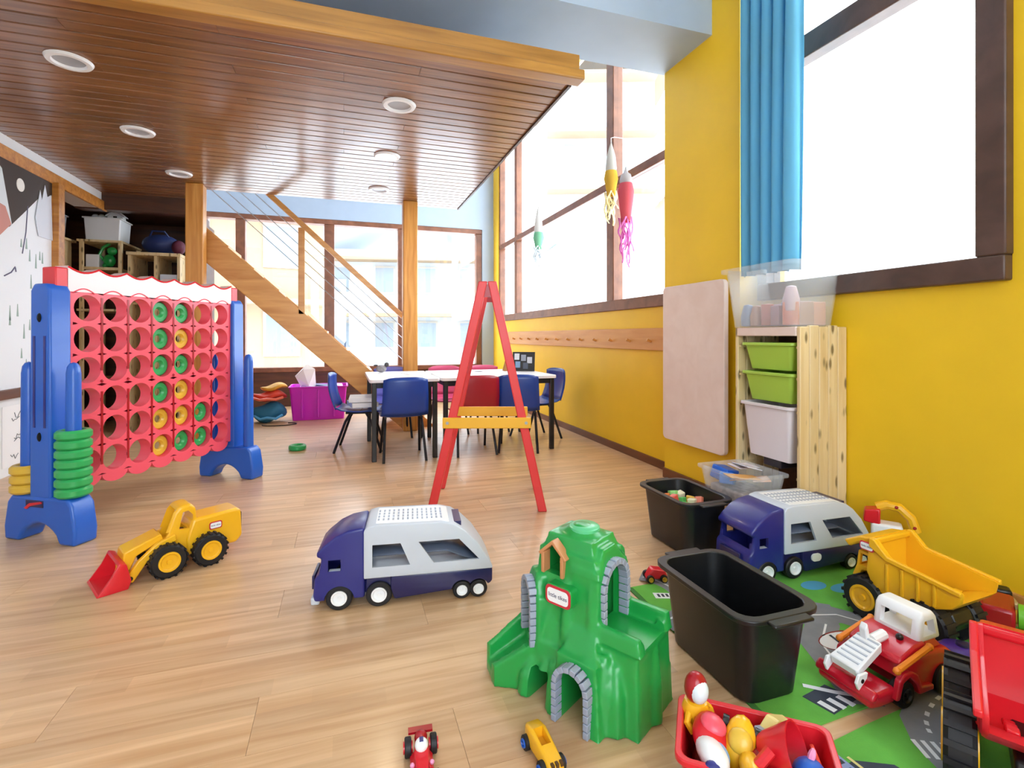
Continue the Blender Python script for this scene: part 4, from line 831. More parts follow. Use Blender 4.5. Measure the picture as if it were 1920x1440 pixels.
# ================================================================== WHEEL LOADER
ld = thing('toy_loader', 'yellow toy wheel loader with red bucket on the floor', 'toy loader', (-0.80, 2.20, 0), math.atan2(.066, .113), scale=.94)
P().prism([(.24, .05), (.43, .05), (.455, .075), (.45, .19), (.43, .20), (.26, .195), (.235, .12)], -.062, .062).o('engine_body', M_YELP, ld, bevel=.012, seg=3)
P().box(.449, .457, -.045, .045, .085, .175).o('rear_grille', M_BLACK, ld, bevel=.003)
cb_ = P().prism([(.125, .055), (.115, .10), (.165, .15), (.195, .235), (.215, .258), (.255, .262), (.275, .24), (.28, .18), (.26, .05)], -.055, .055).o('cab', M_YELP, ld, bevel=.012, seg=3); bake(cb_)
cut(cb_, [P().prism([(.212, .165), (.262, .160), (.262, .215), (.245, .235), (.225, .232)], -.1, .1).o('c', None), P().prism([(.135, .135), (.165, .14), (.178, .163), (.158, .158)], -.1, .1).o('c', None), P().box(.14, .245, -.042, .042, .12, .245).o('c', None), P().prism([(.1, .18), (.2, .18), (.21, .235), (.1, .235)], -.036, .036).o('c', None)])
P().box(.2, .25, -.025, .025, .1, .15).o('seat', M_BLACK, ld, bevel=.006)
for s in (-1, 1):
    P().prism([(.035, .015), (.055, .01), (.10, .075), (.17, .115), (.20, .13), (.195, .155), (.13, .135), (.07, .085), (.03, .03)], s * .062 - .010, s * .062 + .010).o('lift_arm', M_YELP, ld, bevel=.004)
    P().cyl((.045, s * .074, .028), (.045, s * .070, .028), .009, n=12).o('pivot', M_BLACK, ld); P().cyl((.19, s * .058, .145), (.19, s * .056, .145), .007, n=10).o('screw', M_BLACK, ld)
    for x in (.165, .315): tyre(ld, x, s * .088, .064, .064, .042, M_YELP, 18)
P().prism([(.03, .125), (.06, .135), (.15, .165), (.16, .14), (.07, .10), (.04, .03), (.02, .03)], -.05, .05).o('front_shield', M_YELP, ld, bevel=.005)
bk = P().prism([(-.06, .0), (.035, .0), (.045, .03), (.03, .095), (.008, .105), (-.015, .06), (-.05, .012)], -.095, .095).o('bucket', M_RED, ld, bevel=.003); bake(bk)
cut(bk, [P().prism([(-.09, .008), (.02, .008), (.03, .03), (.018, .09), (-.09, .13)], -.085, .085).o('c', None)])
badge(ld, (.345, -.0635, .150), (PI / 2, 0, 0), .05)

# ================================================================== DUMP TRUCKS
def make_dump(label, bed_m, body_m, hub_m, wr=.064):
    t = thing('dump_truck', label, 'toy dump truck', group='toy dump trucks')   # front at x=0, rear at x=.31
    W = .092
    cb = P().prism([(0, .085), (-.005, .115), (.008, .15), (.014, .20), (.056, .20), (.062, .16), (.066, .14), (.055, .142), (.025, .135), (.01, .10)], -.066, .066).o('cab', body_m, t, bevel=.005); bake(cb)
    cut(cb, [P().prism([(.018, .152), (.048, .152), (.048, .19), (.022, .19)], -.2, .2).o('c', None), P().box(-.1, .02, -.052, .052, .152, .19).o('c', None), P().box(.012, .052, -.054, .054, .148, .192).o('c', None)])
    P().box(-.012, .004, -.05, .05, .075, .10).o('bumper', body_m, t, bevel=.005)
    P().prism([(-.022, .222), (.03, .252), (.085, .262), (.085, .242), (.03, .23), (-.005, .205)], -W + .008, W - .008).o('canopy', bed_m, t, bevel=.006)
    P().prism([(.06, .05), (.26, .05), (.275, .08), (.26, .11), (.06, .11)], -.045, .045).o('chassis', M_BLACK, t, bevel=.006)
    po = [(.055, .15), (.075, .108), (.13, .09), (.19, .09), (.23, .115), (.285, .14), (.305, .165), (.31, .195), (.22, .206), (.125, .217), (.085, .262), (.062, .262)]
    bd = P().prism(po, -W, W).o('bed', bed_m, t, bevel=.008); bake(bd)
    cut(bd, [P().prism([(.072, .155), (.09, .126), (.137, .108), (.185, .108), (.224, .134), (.278, .158), (.40, .178), (.40, .32), (.072, .32)], -W + .012, W - .012).o('c', None)])
    for s in (-1, 1):
        P().prism([(.07, .236), (.12, .208), (.22, .197), (.31, .186), (.31, .20), (.22, .211), (.125, .222), (.085, .262), (.07, .262)], s * (W + .003) - .007, s * (W + .003) + .007).o('bed_rail', bed_m, t, bevel=.003)
        for k in range(4): P().box(.115 + .042 * k, .123 + .042 * k, s * W - .005, s * W + .005, .115 + .005 * k, .20).o('side_rib', bed_m, t, bevel=.002)
        for x in (.048, .215): tyre(t, x, s * (.074 if wr < .07 else .119), wr, wr, .05, hub_m, 16)
    for k in range(3):
        for s in (-1, 0, 1): P().box(.14 + .04 * k, .16 + .04 * k, s * .045 - .010, s * .045 + .010, .105 + .012 * k, .112 + .017 * k).o('floor_stud', bed_m, t, bevel=.003)
    badge(t, (.062, -W - .0035, .232), (PI / 2, 0, 0), .044)
    return t
yd = make_dump('yellow toy dump truck with black wheels beside the yellow wall', M_YELP, M_YELP, M_YELP); yd.location = (1.655, 1.235, 0.006); yd.rotation_euler = (0, 0, math.radians(-86))
rd = make_dump('red bedded toy dump truck with yellow cab, standing on the zebra crossing rug', M_RED, M_YELP, M_YELP, .078); rd.location = (1.43, .698, 0.006); rd.rotation_euler = (0, 0, math.radians(211)); rd.scale = (1.02,) * 3

# ================================================================== RED TOW TRUCK
tt = thing('tow_truck', 'red toy tow truck with white cab frame on the rug', 'toy truck', (1.155, .925, 0.006), 0.05, scale=.9)
lower = P().prism([(0, .045), (.006, .025), (.04, .02), (.075, .02), (.33, .03), (.365, .05), (.37, .085), (.33, .115), (.235, .125), (.14, .115), (.12, .06), (.02, .058)], -.075, .075).o('lower_body', plastic('tow red', 'C4162C', .28), tt, bevel=.012, seg=3); bake(lower)
cut(lower, [P().cyl((x, -.2, .035), (x, .2, .035), .042, n=24).o('c', None) for x in (.135, .295)])
P().prism([(0, .06), (.02, .075), (.03, .06), (.02, .045), (0, .045)], -.082, .082).o('bumper', plastic('tow red', 'C4162C', .28), tt, bevel=.008)
for s in (-1, 1):
    P().prism([(.085, .035), (.10, .085), (.12, .098), (.15, .098), (.175, .085), (.19, .05), (.24, .045), (.24, .03), (.18, .03), (.17, .06), (.14, .085), (.115, .075), (.10, .035)], s * .080 - .008, s * .080 + .008).o('fender', plastic('tow red', 'C4162C', .28), tt, bevel=.004)
    tyre(tt, .135, s * .066, .035, .035, .032, M_BLACK); tyre(tt, .295, s * .070, .04, .04, .034, M_BLACK)
    P().tube([(.10, s * .079, .108), (.235, s * .079, .142)], .008, 8).o('side_bar', M_ORANGE, tt)
    for x, z in ((.10, .108), (.235, .142)): P().ball((x, s * .079, z), .010, 8, 6).o('bar_knob', M_ORANGE, tt)
P().prism([(.12, .11), (.24, .115), (.235, .15), (.19, .148), (.13, .125)], -.07, .07).o('side_wall', plastic('tow red', 'C4162C', .28), tt, bevel=.006)
hood = P().hull([(.24, -.07, .12), (.24, .07, .12), (.33, -.06, .115), (.33, .06, .115), (.24, -.06, .15), (.24, .06, .15), (.30, -.05, .145), (.30, .05, .145)]).o('hood', plastic('tow red', 'C4162C', .28), tt, bevel=.008)
cf = P().prism([(.215, .14), (.225, .205), (.24, .222), (.285, .222), (.30, .205), (.318, .14)], -.062, .062).o('cab_frame', M_WPL, tt, bevel=.010, seg=3); bake(cf)
cut(cf, [P().prism([(.238, .158), (.244, .2), (.282, .2), (.294, .158)], -.2, .2).o('c', None), P().box(.1, .5, -.042, .042, .158, .2).o('c', None)])
P().hull([(.01, -.038, .085), (.01, .038, .085), (.12, -.03, .128), (.12, .03, .128), (.005, -.04, .105), (.005, .04, .105), (.115, -.032, .152), (.115, .032, .152)]).o('boom', M_WPL, tt, bevel=.005)
for k in range(6):
    P().box(.022 + .016 * k, .028 + .016 * k, -.030, .030, .1105 + .007 * k, .1155 + .007 * k).o('boom_rung', M_LGREY, tt)
for s in (-1, 1):
    P().prism([(.0, .06), (.03, .085), (.035, .10), (.0, .10), (-.01, .08)], s * .044 - .004, s * .044 + .004).o('boom_bracket', M_WPL, tt, bevel=.002); P().cyl((.012, s * .049, .083), (.012, s * .047, .083), .006, n=8).o('screw', M_BLACK, tt)
P().prism([(.10, .145), (.115, .15), (.105, .19), (.095, .175)], .0, .02).o('hook_horn', M_WPL, tt, bevel=.003); P().tube([(.12, 0, .142), (.17, 0, .148)], .014, 10).o('boom_neck', M_WPL, tt)
P().ball((.19, -.03, .152), .010, 8, 6).o('knob', M_BLACK, tt)

# ================================================================== GREEN MOUNTAIN PLAYSET
MO = thing('mountain_playset', 'green plastic mountain playset with grey stone tunnel arches', 'playset', (.388, 1.285, 0), math.atan2(-.856, .517), scale=.95)
p = P()
def slab(z0, a, z1, b): p.hull([(x, y_, z0) for x in a[:2] for y_ in a[2:]] + [(x, y_, z1) for x in b[:2] for y_ in b[2:]])
slab(0, (.06, .31, .03, .25), .23, (.085, .275, .05, .23)); slab(.2, (.085, .275, .045, .235), .37, (.088, .268, .07, .222)); slab(.34, (.088, .268, .068, .225), .405, (.105, .245, .09, .205)); p.ball((.178, .15, .36), (.082, .07, .07), 20, 12)
slab(0, (.185, .335, -.025, .1), .155, (.20, .315, -.005, .1)); slab(.14, (.20, .315, -.005, .1), .215, (.22, .28, .05, .1))
slab(0, (.27, .405, .035, .235), .195, (.27, .395, .05, .225)); slab(.19, (.27, .405, .045, .078), .225, (.27, .395, .052, .072)); slab(.19, (.27, .405, .195, .23), .235, (.27, .40, .20, .222))
slab(.18, (.375, .398, .05, .225), .212, (.38, .394, .06, .22))
slab(0, (.085, .2, -.005, .08), .14, (.09, .2, .02, .08)); slab(.1, (.09, .2, .015, .08), .19, (.1, .19, .045, .08))
# slide wing
p.hull([(-.045, .0, 0), (-.045, .0, .03), (.01, -.035, 0), (.01, -.035, .03), (.13, .06, 0), (.13, .06, .125), (.05, .14, 0), (.05, .14, .125)])
p.hull([(-.05, .005, 0), (-.05, .005, .075), (-.035, .0, 0), (-.035, .0, .075), (.045, .145, 0), (.045, .145, .20), (.06, .13, 0), (.06, .13, .20)])
p.hull([(.0, -.03, 0), (.0, -.03, .055), (.02, -.04, 0), (.02, -.04, .055), (.10, .03, 0), (.10, .03, .135), (.12, .02, 0), (.12, .02, .135)])
for k, (x, y_, h, rr) in enumerate([(.10, .04, .30, .022), (.14, .035, .20, .02), (.20, .045, .30, .02), (.27, .055, .33, .02), (.29, .0, .16, .022), (.325, .02, .17, .02), (.335, .09, .2, .02), (.385, .06, .19, .018), (.40, .13, .17, .02), (.385, .21, .18, .018), (.06, .01, .09, .02), (.10, -.0, .09, .02), (.145, .0, .10, .018), (.19, -.0, .11, .02), (.24, .09, .385, .02), (.12, .10, .39, .02), (.2, .13, .425, .03), (.165, .12, .43, .02), (.265, .21, .36, .02), (.35, .03, .15, .02)]):
    p.tube([(x, y_ - .004, 0), (x, y_, h * .55), (x + (.01 if x < .17 else -.012), y_ + .018, h)], [rr * 1.15, rr, rr * .65], 8)
slab(.18, (.2, .287, .05, .228), .345, (.2, .284, .062, .215)); slab(.33, (.2, .285, .06, .217), .392, (.2, .272, .105, .172))
p.M = Matrix.Translation((.072, .047, 0)) @ Matrix.Rotation(math.atan2(-.8, -.6) + PI / 2, 4, 'Z'); slab(0, (-.064, .064, .004, .08), .25, (-.060, .060, .004, .08)); slab(.24, (-.060, .060, .004, .08), .305, (-.025, .025, .012, .08)); p.M = Matrix.Identity(4)
mtn = p.o('mountain', M_GREEN, MO)
q = mtn.modifiers.new('r', 'REMESH'); q.mode = 'VOXEL'; q.voxel_size = .005; q = mtn.modifiers.new('s', 'SMOOTH'); q.factor = .5; q.iterations = 9
bake(mtn)
def archp(c, hw, z0, z1, n=12): return [(c - hw, z0)] + [(c + hw * math.cos(PI - PI * k / n), z1 - hw + hw * math.sin(PI - PI * k / n)) for k in range(n + 1)] + [(c + hw, z0)]
cutters = [P().box(.115, .25, .085, .205, -.02, .345).o('c', None), P().prism(archp(.258, .040, -.02, .135), -.2, .17).o('c', None), P().prism(archp(.137, .055, .192, .350), .14, .6, 'yz').o('c', None),
           P().prism([(.115, -.02), (.175, -.02), (.175, .075), (.165, .082), (.125, .082), (.115, .075)], -.2, .12).o('c', None),
           P().prism([(.112, .308), (.176, .308), (.176, .362), (.144, .392), (.112, .362)], -.2, .15).o('c', None)]
pp_ = P(); dd = Vector((-.6, -.8, 0)); ang_l = math.atan2(-.8, -.6)
pp_.M = Matrix.Translation((.085, .065, 0)) @ Matrix.Rotation(ang_l + PI / 2, 4, 'Z'); pp_.prism(archp(0, .042, .115, .275), -.12, .07, 'xz'); cutters.append(pp_.o('c', None))
cut(mtn, cutters)
mtn.data.materials.clear(); mtn.data.materials.append(M_GREEN)
def stones(pth, place, hw, dep):
    for (a, b) in zip(pth, pth[1:]):
        a = Vector(a); b = Vector(b); d = (b - a); L = d.length; d.normalize(); nn = Vector((-d.y, d.x)); e = .0012
        c = [a + d * e - nn * hw, b - d * e - nn * hw, b - d * e + nn * hw, a + d * e + nn * hw]
        s = P(); s.M = place; s.prism([tuple(x) for x in c], -dep, dep, 'xz'); s.o('arch_stone', M_GREYST, MO, bevel=.0015)
def apath(c, hw, z0, z1, n):
    za = z1 - hw; m = max(2, round((za - z0) / .02))
    return [(c - hw, z0 + (za - z0) * k / m) for k in range(m)] + [(c + hw * math.cos(PI - PI * k / n), za + hw * math.sin(PI - PI * k / n)) for k in range(n + 1)] + [(c + hw, za - (za - z0) * (k + 1) / m) for k in range(m)]
stones(apath(.258, .046, .0, .142, 8), Matrix.Translation((0, -.022, 0)), .007, .014)
stones(apath(.137, .061, .195, .357, 9), Matrix.Translation((.282, 0, 0)) @ Matrix.Rotation(PI / 2, 4, 'Z'), .008, .014)
stones(apath(0, .046, .118, .280, 8), Matrix.Translation((.072, .047, 0)) @ Matrix.Rotation(ang_l + PI / 2, 4, 'Z'), .007, .012)
for pts in ([(.108, .306), (.118, .306), (.118, .362), (.108, .362)], [(.170, .306), (.180, .306), (.180, .362), (.170, .362)], [(.098, .358), (.104, .352), (.144, .388), (.144, .400)], [(.190, .358), (.184, .352), (.144, .388), (.144, .400)]):
    P().prism(pts, .052, .082).o('hut_frame', M_BROWNP, MO, bevel=.002)
P().prism(rrect(.143, .222, .248, .298, .011), .028, .06).o('sign_block', M_GREEN, MO, bevel=.002)
badge(MO, (.1825, .028, .273), (PI / 2, 0, 0), .078)
P().lathe([(.0005, .004), (.036, .004), (.042, 0), (.042, -.03), (.0005, -.03)], 24, (.185, .15, .422)).o('summit_cap', plastic('pale green plastic', '5CC48A', .3), MO)

# ================================================================== RED BIN OF TOYS
BA = math.atan2(-.165, .205)
rb = thing('toy_bin', 'red plastic bin heaped with small toys in the foreground', 'bin', (.735, .765, 0), BA)
open_bin(rb, 0.265, 0.17, 0.135, M_RED, .004, .018, .008, .02, .012)
Rb = Matrix.Rotation(BA, 4, 'Z')
def bp(x, y_, z): return tuple(Vector((.735, .765, 0)) + Rb @ Vector((x, y_, z + .016)))
P().box(-.11, .11, -.065, .065, .006, .075).o('toy_filling', mat('bin base layer', 'A03A34', .6, vary=.6, vscale=45), rb, bevel=.01)
G = 'small toys in the red bin'
def mini(name, label, cat, loc, rot=(0, 0, 0)): return thing(name, label, cat, loc, group=G, rot=rot, scale=1.12)
t = mini('helmet_figure', 'toy figure with white visor helmet standing at the bin corner', 'toy figure', bp(-.105, .055, .085), (0, 0, .3))
P().lathe([(.0005, 0), (.022, 0), (.025, .03), (.02, .045), (.0005, .05)], 14).o('body', M_YELP, t); P().ball((0, 0, .068), (.022, .020, .028)).o('helmet', M_DRED, t); P().ball((-.002, -.008, .066), (.019, .016, .022)).o('visor', mat('pale visor', 'DCEBF2', .2), t)
for s in (-1, 1): P().tube([(s * .02, 0, .03), (s * .035, -.006, .022), (s * .03, -.015, .008)], .006).o('arm', M_YELP, t)
t = mini('red_car', 'rounded red toy car beside the helmet figure', 'toy car', bp(-.085, .01, .085), (.3, -.2, .8)); P().ball((0, 0, .022), (.042, .03, .022)).o('body', M_RED, t); P().ball((.005, 0, .04), (.02, .022, .012)).o('roof', M_REDP, t)
for s in (-1, 1): P().ball((s * .025, -.028, .012), (.012, .005, .012), 10, 8).o('wheel', M_BLACK, t)
t = mini('white_car', 'white and pale blue toy car by the bin wall', 'toy car', bp(-.085, -.05, .085), (.5, .2, 1.2)); P().ball((0, 0, .022), (.045, .025, .02)).o('body', M_WPL, t); P().ball((.01, -.01, .025), (.032, .02, .016)).o('window', M_SKYB, t); P().ball((-.035, 0, .015), (.012, .022, .014)).o('bumper', M_NAVY, t)
t = mini('pink_rattle', 'pink double ended toy rattle', 'rattle', bp(-.05, .02, .10), (0, .6, 1.8)); P().ball((0, 0, 0), .016).o('end', M_PINK, t); P().ball((.05, 0, 0), .014).o('end', M_PINK, t); P().tube([(0, 0, 0), (.05, 0, 0)], .006).o('handle', M_PINK, t)
t = mini('yellow_car', 'yellow toy car tipped nose up in the bin', 'toy car', bp(-.025, .02, .09), (.2, -.9, .6)); P().ball((0, 0, .02), (.045, .026, .02)).o('body', M_YELP, t); P().ball((.005, 0, .035), (.02, .02, .012)).o('cabin', M_YELR, t)
for s in (-1, 1):
    for x in (-.025, .025): P().lathe([(.0005, -.005), (.011, -.005), (.011, .005), (.0005, .005)], 12, (x, s * .026, .01), 'y').o('wheel', M_BLACK, t)
t = mini('yellow_racer', 'yellow toy racer showing its black wheel in the bin', 'toy car', bp(-.02, -.045, .085), (.9, .1, 1.0)); P().ball((0, 0, .015), (.045, .022, .018)).o('body', M_YELP, t)
for x in (-.022, .026): P().ring(.016, .006, .008, 14, (x, -.022, .014), 'y').o('wheel', M_BLACK, t)
P().ball((-.03, 0, .03), (.014, .014, .01), 10, 8).o('blue_lamp', plastic('lamp blue', '4A7EA8'), t)
t = mini('digger_toy', 'cream and yellow toy digger bent over the red cup', 'toy digger', bp(.03, .045, .10), (0, .3, .2)); P().hull([(-.03, -.012, 0), (.0, -.012, .035), (.05, -.012, .03), (.05, .012, .03), (0, .012, .035), (-.03, .012, 0), (-.02, -.012, -.015), (-.02, .012, -.015)]).o('arm', plastic('cream yellow', 'EBD98A', .4), t, bevel=.004); P().box(-.03, -.01, -.014, .014, -.006, .016).o('window', M_GREYST, t, bevel=.003)
t = mini('red_cup', 'big glossy red toy cup lying open in the bin', 'toy cup', bp(.048, .005, .105), (1.15, .25, .5)); P().lathe([(.0005, -.03), (.03, -.03), (.048, .025), (.045, .025), (.027, -.026), (.0005, -.026)], 24).o('cup', M_RED, t); P().tube([(-.03, -.01, -.03), (-.05, -.02, -.01), (-.05, -.02, .02)], .005).o('handle', M_REDP, t)
t = mini('red_claw', 'red toy claw with open jaws in the bin', 'toy claw', bp(.005, -.01, .085), (.5, 0, .4)); P().tube([(-.02, 0, .0), (-.03, 0, .03), (-.01, 0, .05)], .009).o('jaw', M_RED, t); P().tube([(.02, 0, 0), (.03, 0, .03), (.012, 0, .05)], .009).o('jaw', M_RED, t); P().ball((0, 0, 0), .024).o('base', M_DRED, t)
t = mini('blue_ball', 'blue ball with a dark band at the end of the bin', 'ball', bp(.088, -.02, .095), (0, .4, 0)); P().ball((0, 0, 0), .027).o('ball', M_BLUE, t); P().ring(.0285, .02, .012, 20, (0, 0, -.02)).o('band', M_BLACK, t); P().ball((-.004, .004, .03), (.006, .006, .012), 8, 6).o('nub', M_PINK, t)
t = mini('yellow_block', 'pale yellow printed block at the near bin edge', 'block', bp(.015, -.065, .10), (.5, .2, -.1)); P().box(-.035, .035, -.014, .014, -.012, .012).o('block', plastic('pale yellow', 'E8DC7A', .4), t, bevel=.004); P().box(-.02, .015, -.0148, -.013, -.003, .003).o('print_bar', mat('olive print', '6A6A30', .6), t); P().ball((.04, 0, 0), .014, 10, 8).o('knob', M_YELP, t)
t = mini('pink_ring', 'white and pink loop toy at the near bin edge', 'toy loop', bp(.06, -.06, .095), (1.2, 0, .2)); P().ring(.026, .014, .016, 20).o('loop', mat('pale pink', 'F4D4E2', .4), t)
t = mini('white_dome', 'white dome toy at the bin end near the blue ball', 'toy dome', bp(.105, -.065, .08)); P().lathe([(.0005, .03), (.018, .024), (.026, .01), (.026, 0), (.0005, 0)], 18).o('dome', M_WPL, t); P().ring(.028, .02, .008, 18, (0, 0, -.004)).o('base_ring', M_LGREY, t)
t = mini('orange_disc', 'orange red disc leaning on the inner bin wall', 'toy disc', bp(.108, .03, .085), (1.2, .3, .9)); P().ring(.026, .006, .006, 20).o('disc', plastic('orange red', 'E8402C', .4), t)

# ================================================================== SMALL CARS ON THE FLOOR
rc = thing('race_car', 'small red toy racing car with black wheels beside the yellow toy convertible', 'toy car', (.153, 1.055, 0), math.radians(-95))
P().hull([(-.06, -.013, .008), (-.06, .013, .008), (.075, -.008, .008), (.075, .008, .008), (-.06, -.012, .03), (-.06, .012, .03), (.07, -.006, .016), (.07, .006, .016), (-.01, -.016, .034), (-.01, .016, .034)]).o('body', M_RED, rc, bevel=.004)
P().ball((-.022, 0, .038), (.016, .014, .012)).o('engine_cover', M_WPL, rc); P().box(-.028, -.016, -.004, .004, .047, .0505).o('number_mark', M_NAVY, rc); P().ball((-.046, 0, .036), (.012, .014, .014)).o('driver', M_DRED, rc)
for s in (-1, 1):
    P().hull([(-.03, s * .014, .01), (.02, s * .014, .01), (-.03, s * .024, .012), (.015, s * .024, .012), (-.03, s * .014, .024), (.015, s * .014, .024)]).o('side_pod', M_RED, rc, bevel=.003); P().ball((.01, s * .02, .024), .005, 8, 6).o('mirror', M_PINK, rc)
    tyre(rc, -.045, s * .027, .019, .019, .014, M_RED); tyre(rc, .045, s * .027, .017, .017, .012, M_RED)
P().box(-.072, -.056, -.026, .026, .036, .041).o('rear_wing', M_DRED, rc)
yc = thing('yellow_car', 'small yellow toy convertible near the green mountain', 'toy car', (.402, 1.008, 0), math.radians(-84))
yb = P().hull([(-.06, -.015, .01), (-.06, .015, .01), (-.068, 0, .03), (-.05, -.018, .045), (-.05, .018, .045), (-.02, -.02, .05), (-.02, .02, .05), (.07, -.018, .012), (.07, .018, .012), (.065, -.016, .034), (.065, .016, .034), (.0, -.022, .014), (.0, .022, .014)]).o('body', M_YELP, yc, bevel=.008, seg=3); bake(yb)
cut(yb, [P().box(-.022, .018, -.011, .011, .028, .1).o('c', None)])
P().box(-.02, .016, -.0105, .0105, .026, .029).o('seat', plastic('amber', 'D89A18', .5), yc)
for k in range(3): P().box(.058, .0675, -.013 + .010 * k, -.007 + .010 * k, .030, .0375).o('grille_mark', mat('brown print', '5A3A1A', .5), yc)
for s in (-1, 1):
    for x in (-.035, .04): tyre(yc, x, s * .022, .015, .015, .012, M_BLUE)
dc = thing('small_red_car', 'small red toy car half hidden behind the black tub rim', 'toy car', (1.085, 1.60, 0.006), 2.9)
P().hull([(-.04, -.02, .012), (.04, -.02, .012), (.045, .02, .012), (-.04, .02, .012), (-.03, -.018, .04), (.02, -.018, .048), (.02, .018, .048), (-.03, .018, .04)]).o('body', M_RED, dc, bevel=.005)
for s in (-1, 1):
    for x in (-.022, .028): tyre(dc, x, s * .022, .014, .014, .012, M_YELR)

# ================================================================== TOYS BY THE YELLOW WALL
pu = thing('purple_toy', 'purple and grey domed toy between the tow truck and the red dump truck', 'toy', (1.56, .905, .006), -.5, scale=.75)
P().lathe([(.0005, 0), (.085, 0), (.092, .01), (.088, .045), (.0005, .045)], 24).o('base', M_LGREY, pu); P().lathe([(.0005, .046), (.09, .046), (.085, .06), (.06, .085), (.025, .095), (.0005, .097)], 24).o('dome', M_PURPLE, pu); P().lathe([(.0005, .098), (.02, .097), (.018, .105), (.0005, .108)], 14).o('button', M_NAVYD, pu)
ry = thing('toy_digger', 'red and yellow toy digger arm behind the yellow dump truck', 'toy digger', (2.0, 1.415, .006), -.9)
P().box(-.06, .06, -.04, .04, 0, .10).o('base', M_WPL, ry, bevel=.01); P().box(-.05, .05, -.035, .035, .10, .17).o('cabin', M_WPL, ry, bevel=.01); P().hull([(-.075, -.03, .17), (-.02, -.03, .16), (-.02, .03, .16), (-.075, .03, .17), (-.07, -.03, .215), (-.02, -.03, .225), (-.02, .03, .225), (-.07, .03, .215)]).o('bucket', M_RED, ry, bevel=.006)
P().tube([(-.03, 0, .225), (.0, 0, .24), (.04, 0, .235), (.075, 0, .20), (.09, 0, .15)], .018, 10).o('boom', M_YELP, ry); P().ball((.03, -.018, .238), .006, 8, 6).o('bolt', M_DRED, ry); P().ball((.085, -.018, .17), .006, 8, 6).o('bolt', M_DRED, ry)
W = 'toys heaped along the yellow wall'
def wt(name, label, cat, loc, rot=(0, 0, 0)): return thing(name, label, cat, loc, group=W, rot=rot)
t = wt('toy_robot', 'red toy car with a round lime wheel facing out', 'toy', (1.90, 1.0, .006), (0, 0, .5)); P().box(-.07, .07, -.03, .05, .02, .09).o('body', M_DRED, t, bevel=.01); P().lathe([(.0005, -.012), (.03, -.012), (.036, -.006), (.036, .006), (.0005, .008)], 24, (-.02, -.042, .062), 'y').o('lime_wheel', plastic('lime wheel', '6DBB2E', .35), t); P().lathe([(.0005, -.012), (.02, -.012), (.02, .006), (.0005, .006)], 16, (.055, -.035, .03), 'y').o('wheel', M_YELR, t); P().box(-.06, .06, -.02, .04, 0, .02).o('base', M_BLACK, t)
t = wt('toy_tractor', 'dark toy tractor with yellow stripe against the baseboard', 'toy tractor', (1.93, 1.17, .006), (0, 0, -.6)); P().box(-.05, .05, -.03, .03, .02, .06).o('body', M_BLACK, t, bevel=.006); P().box(-.06, .06, -.034, -.03, .03, .045).o('stripe', M_YELR, t)
for s in (-1, 1): tyre(t, -.03, s * .035, .03, .03, .02, M_YELR); tyre(t, .035, s * .032, .022, .022, .016, M_YELR)
t = wt('toy_cannon', 'maroon toy barrel with silver top near the picture edge', 'toy', (1.985, .93, .006), (0, 0, .2)); P().lathe([(.0005, 0), (.035, 0), (.04, .03), (.036, .08), (.0005, .08)], 18).o('barrel', M_DRED, t); P().lathe([(.0005, .08), (.025, .08), (.02, .11), (.0005, .115)], 16).o('lid', M_LGREY, t)
t = wt('toy_van', 'black roofed toy van touching the baseboard', 'toy car', (2.02, 1.07, .006), (0, 0, -.9)); P().box(-.045, .045, -.025, .025, .014, .045).o('body', plastic('cream toy', 'D8C89A', .5), t, bevel=.005); P().box(-.03, .03, -.022, .022, .045, .08).o('roof', M_BLACK, t, bevel=.008)
for s in (-1, 1):
    for x in (-.028, .028): tyre(t, x, s * .024, .014, .014, .012, M_STEEL)
t = wt('toy_brick_car', 'orange red flat toy car at the far end of the heap by the baseboard', 'toy car', (2.03, .93, .006), (0, 0, -1.2)); P().hull([(-.06, -.02, .01), (.06, -.02, .01), (.06, .02, .01), (-.06, .02, .01), (-.02, -.016, .065), (.02, -.016, .06), (.02, .016, .06), (-.02, .016, .065)]).o('body', plastic('orange red b', 'D8502C', .4), t, bevel=.004)
for s in (-1, 1):
    for x in (-.035, .035): tyre(t, x, s * .021, .013, .013, .012, M_WPL)
t = wt('toy_truck', 'tan and maroon toy truck at the heap edge beside the red dump bed', 'toy truck', (1.84, .86, .006), (0, 0, .9)); P().box(-.05, .0, -.025, .025, .014, .07).o('cab', M_DRED, t, bevel=.006); P().box(.0, .06, -.025, .025, .014, .05).o('box', M_BROWNP, t, bevel=.004)
for s in (-1, 1):
    for x in (-.03, .04): tyre(t, x, s * .025, .015, .015, .012, M_YELR)

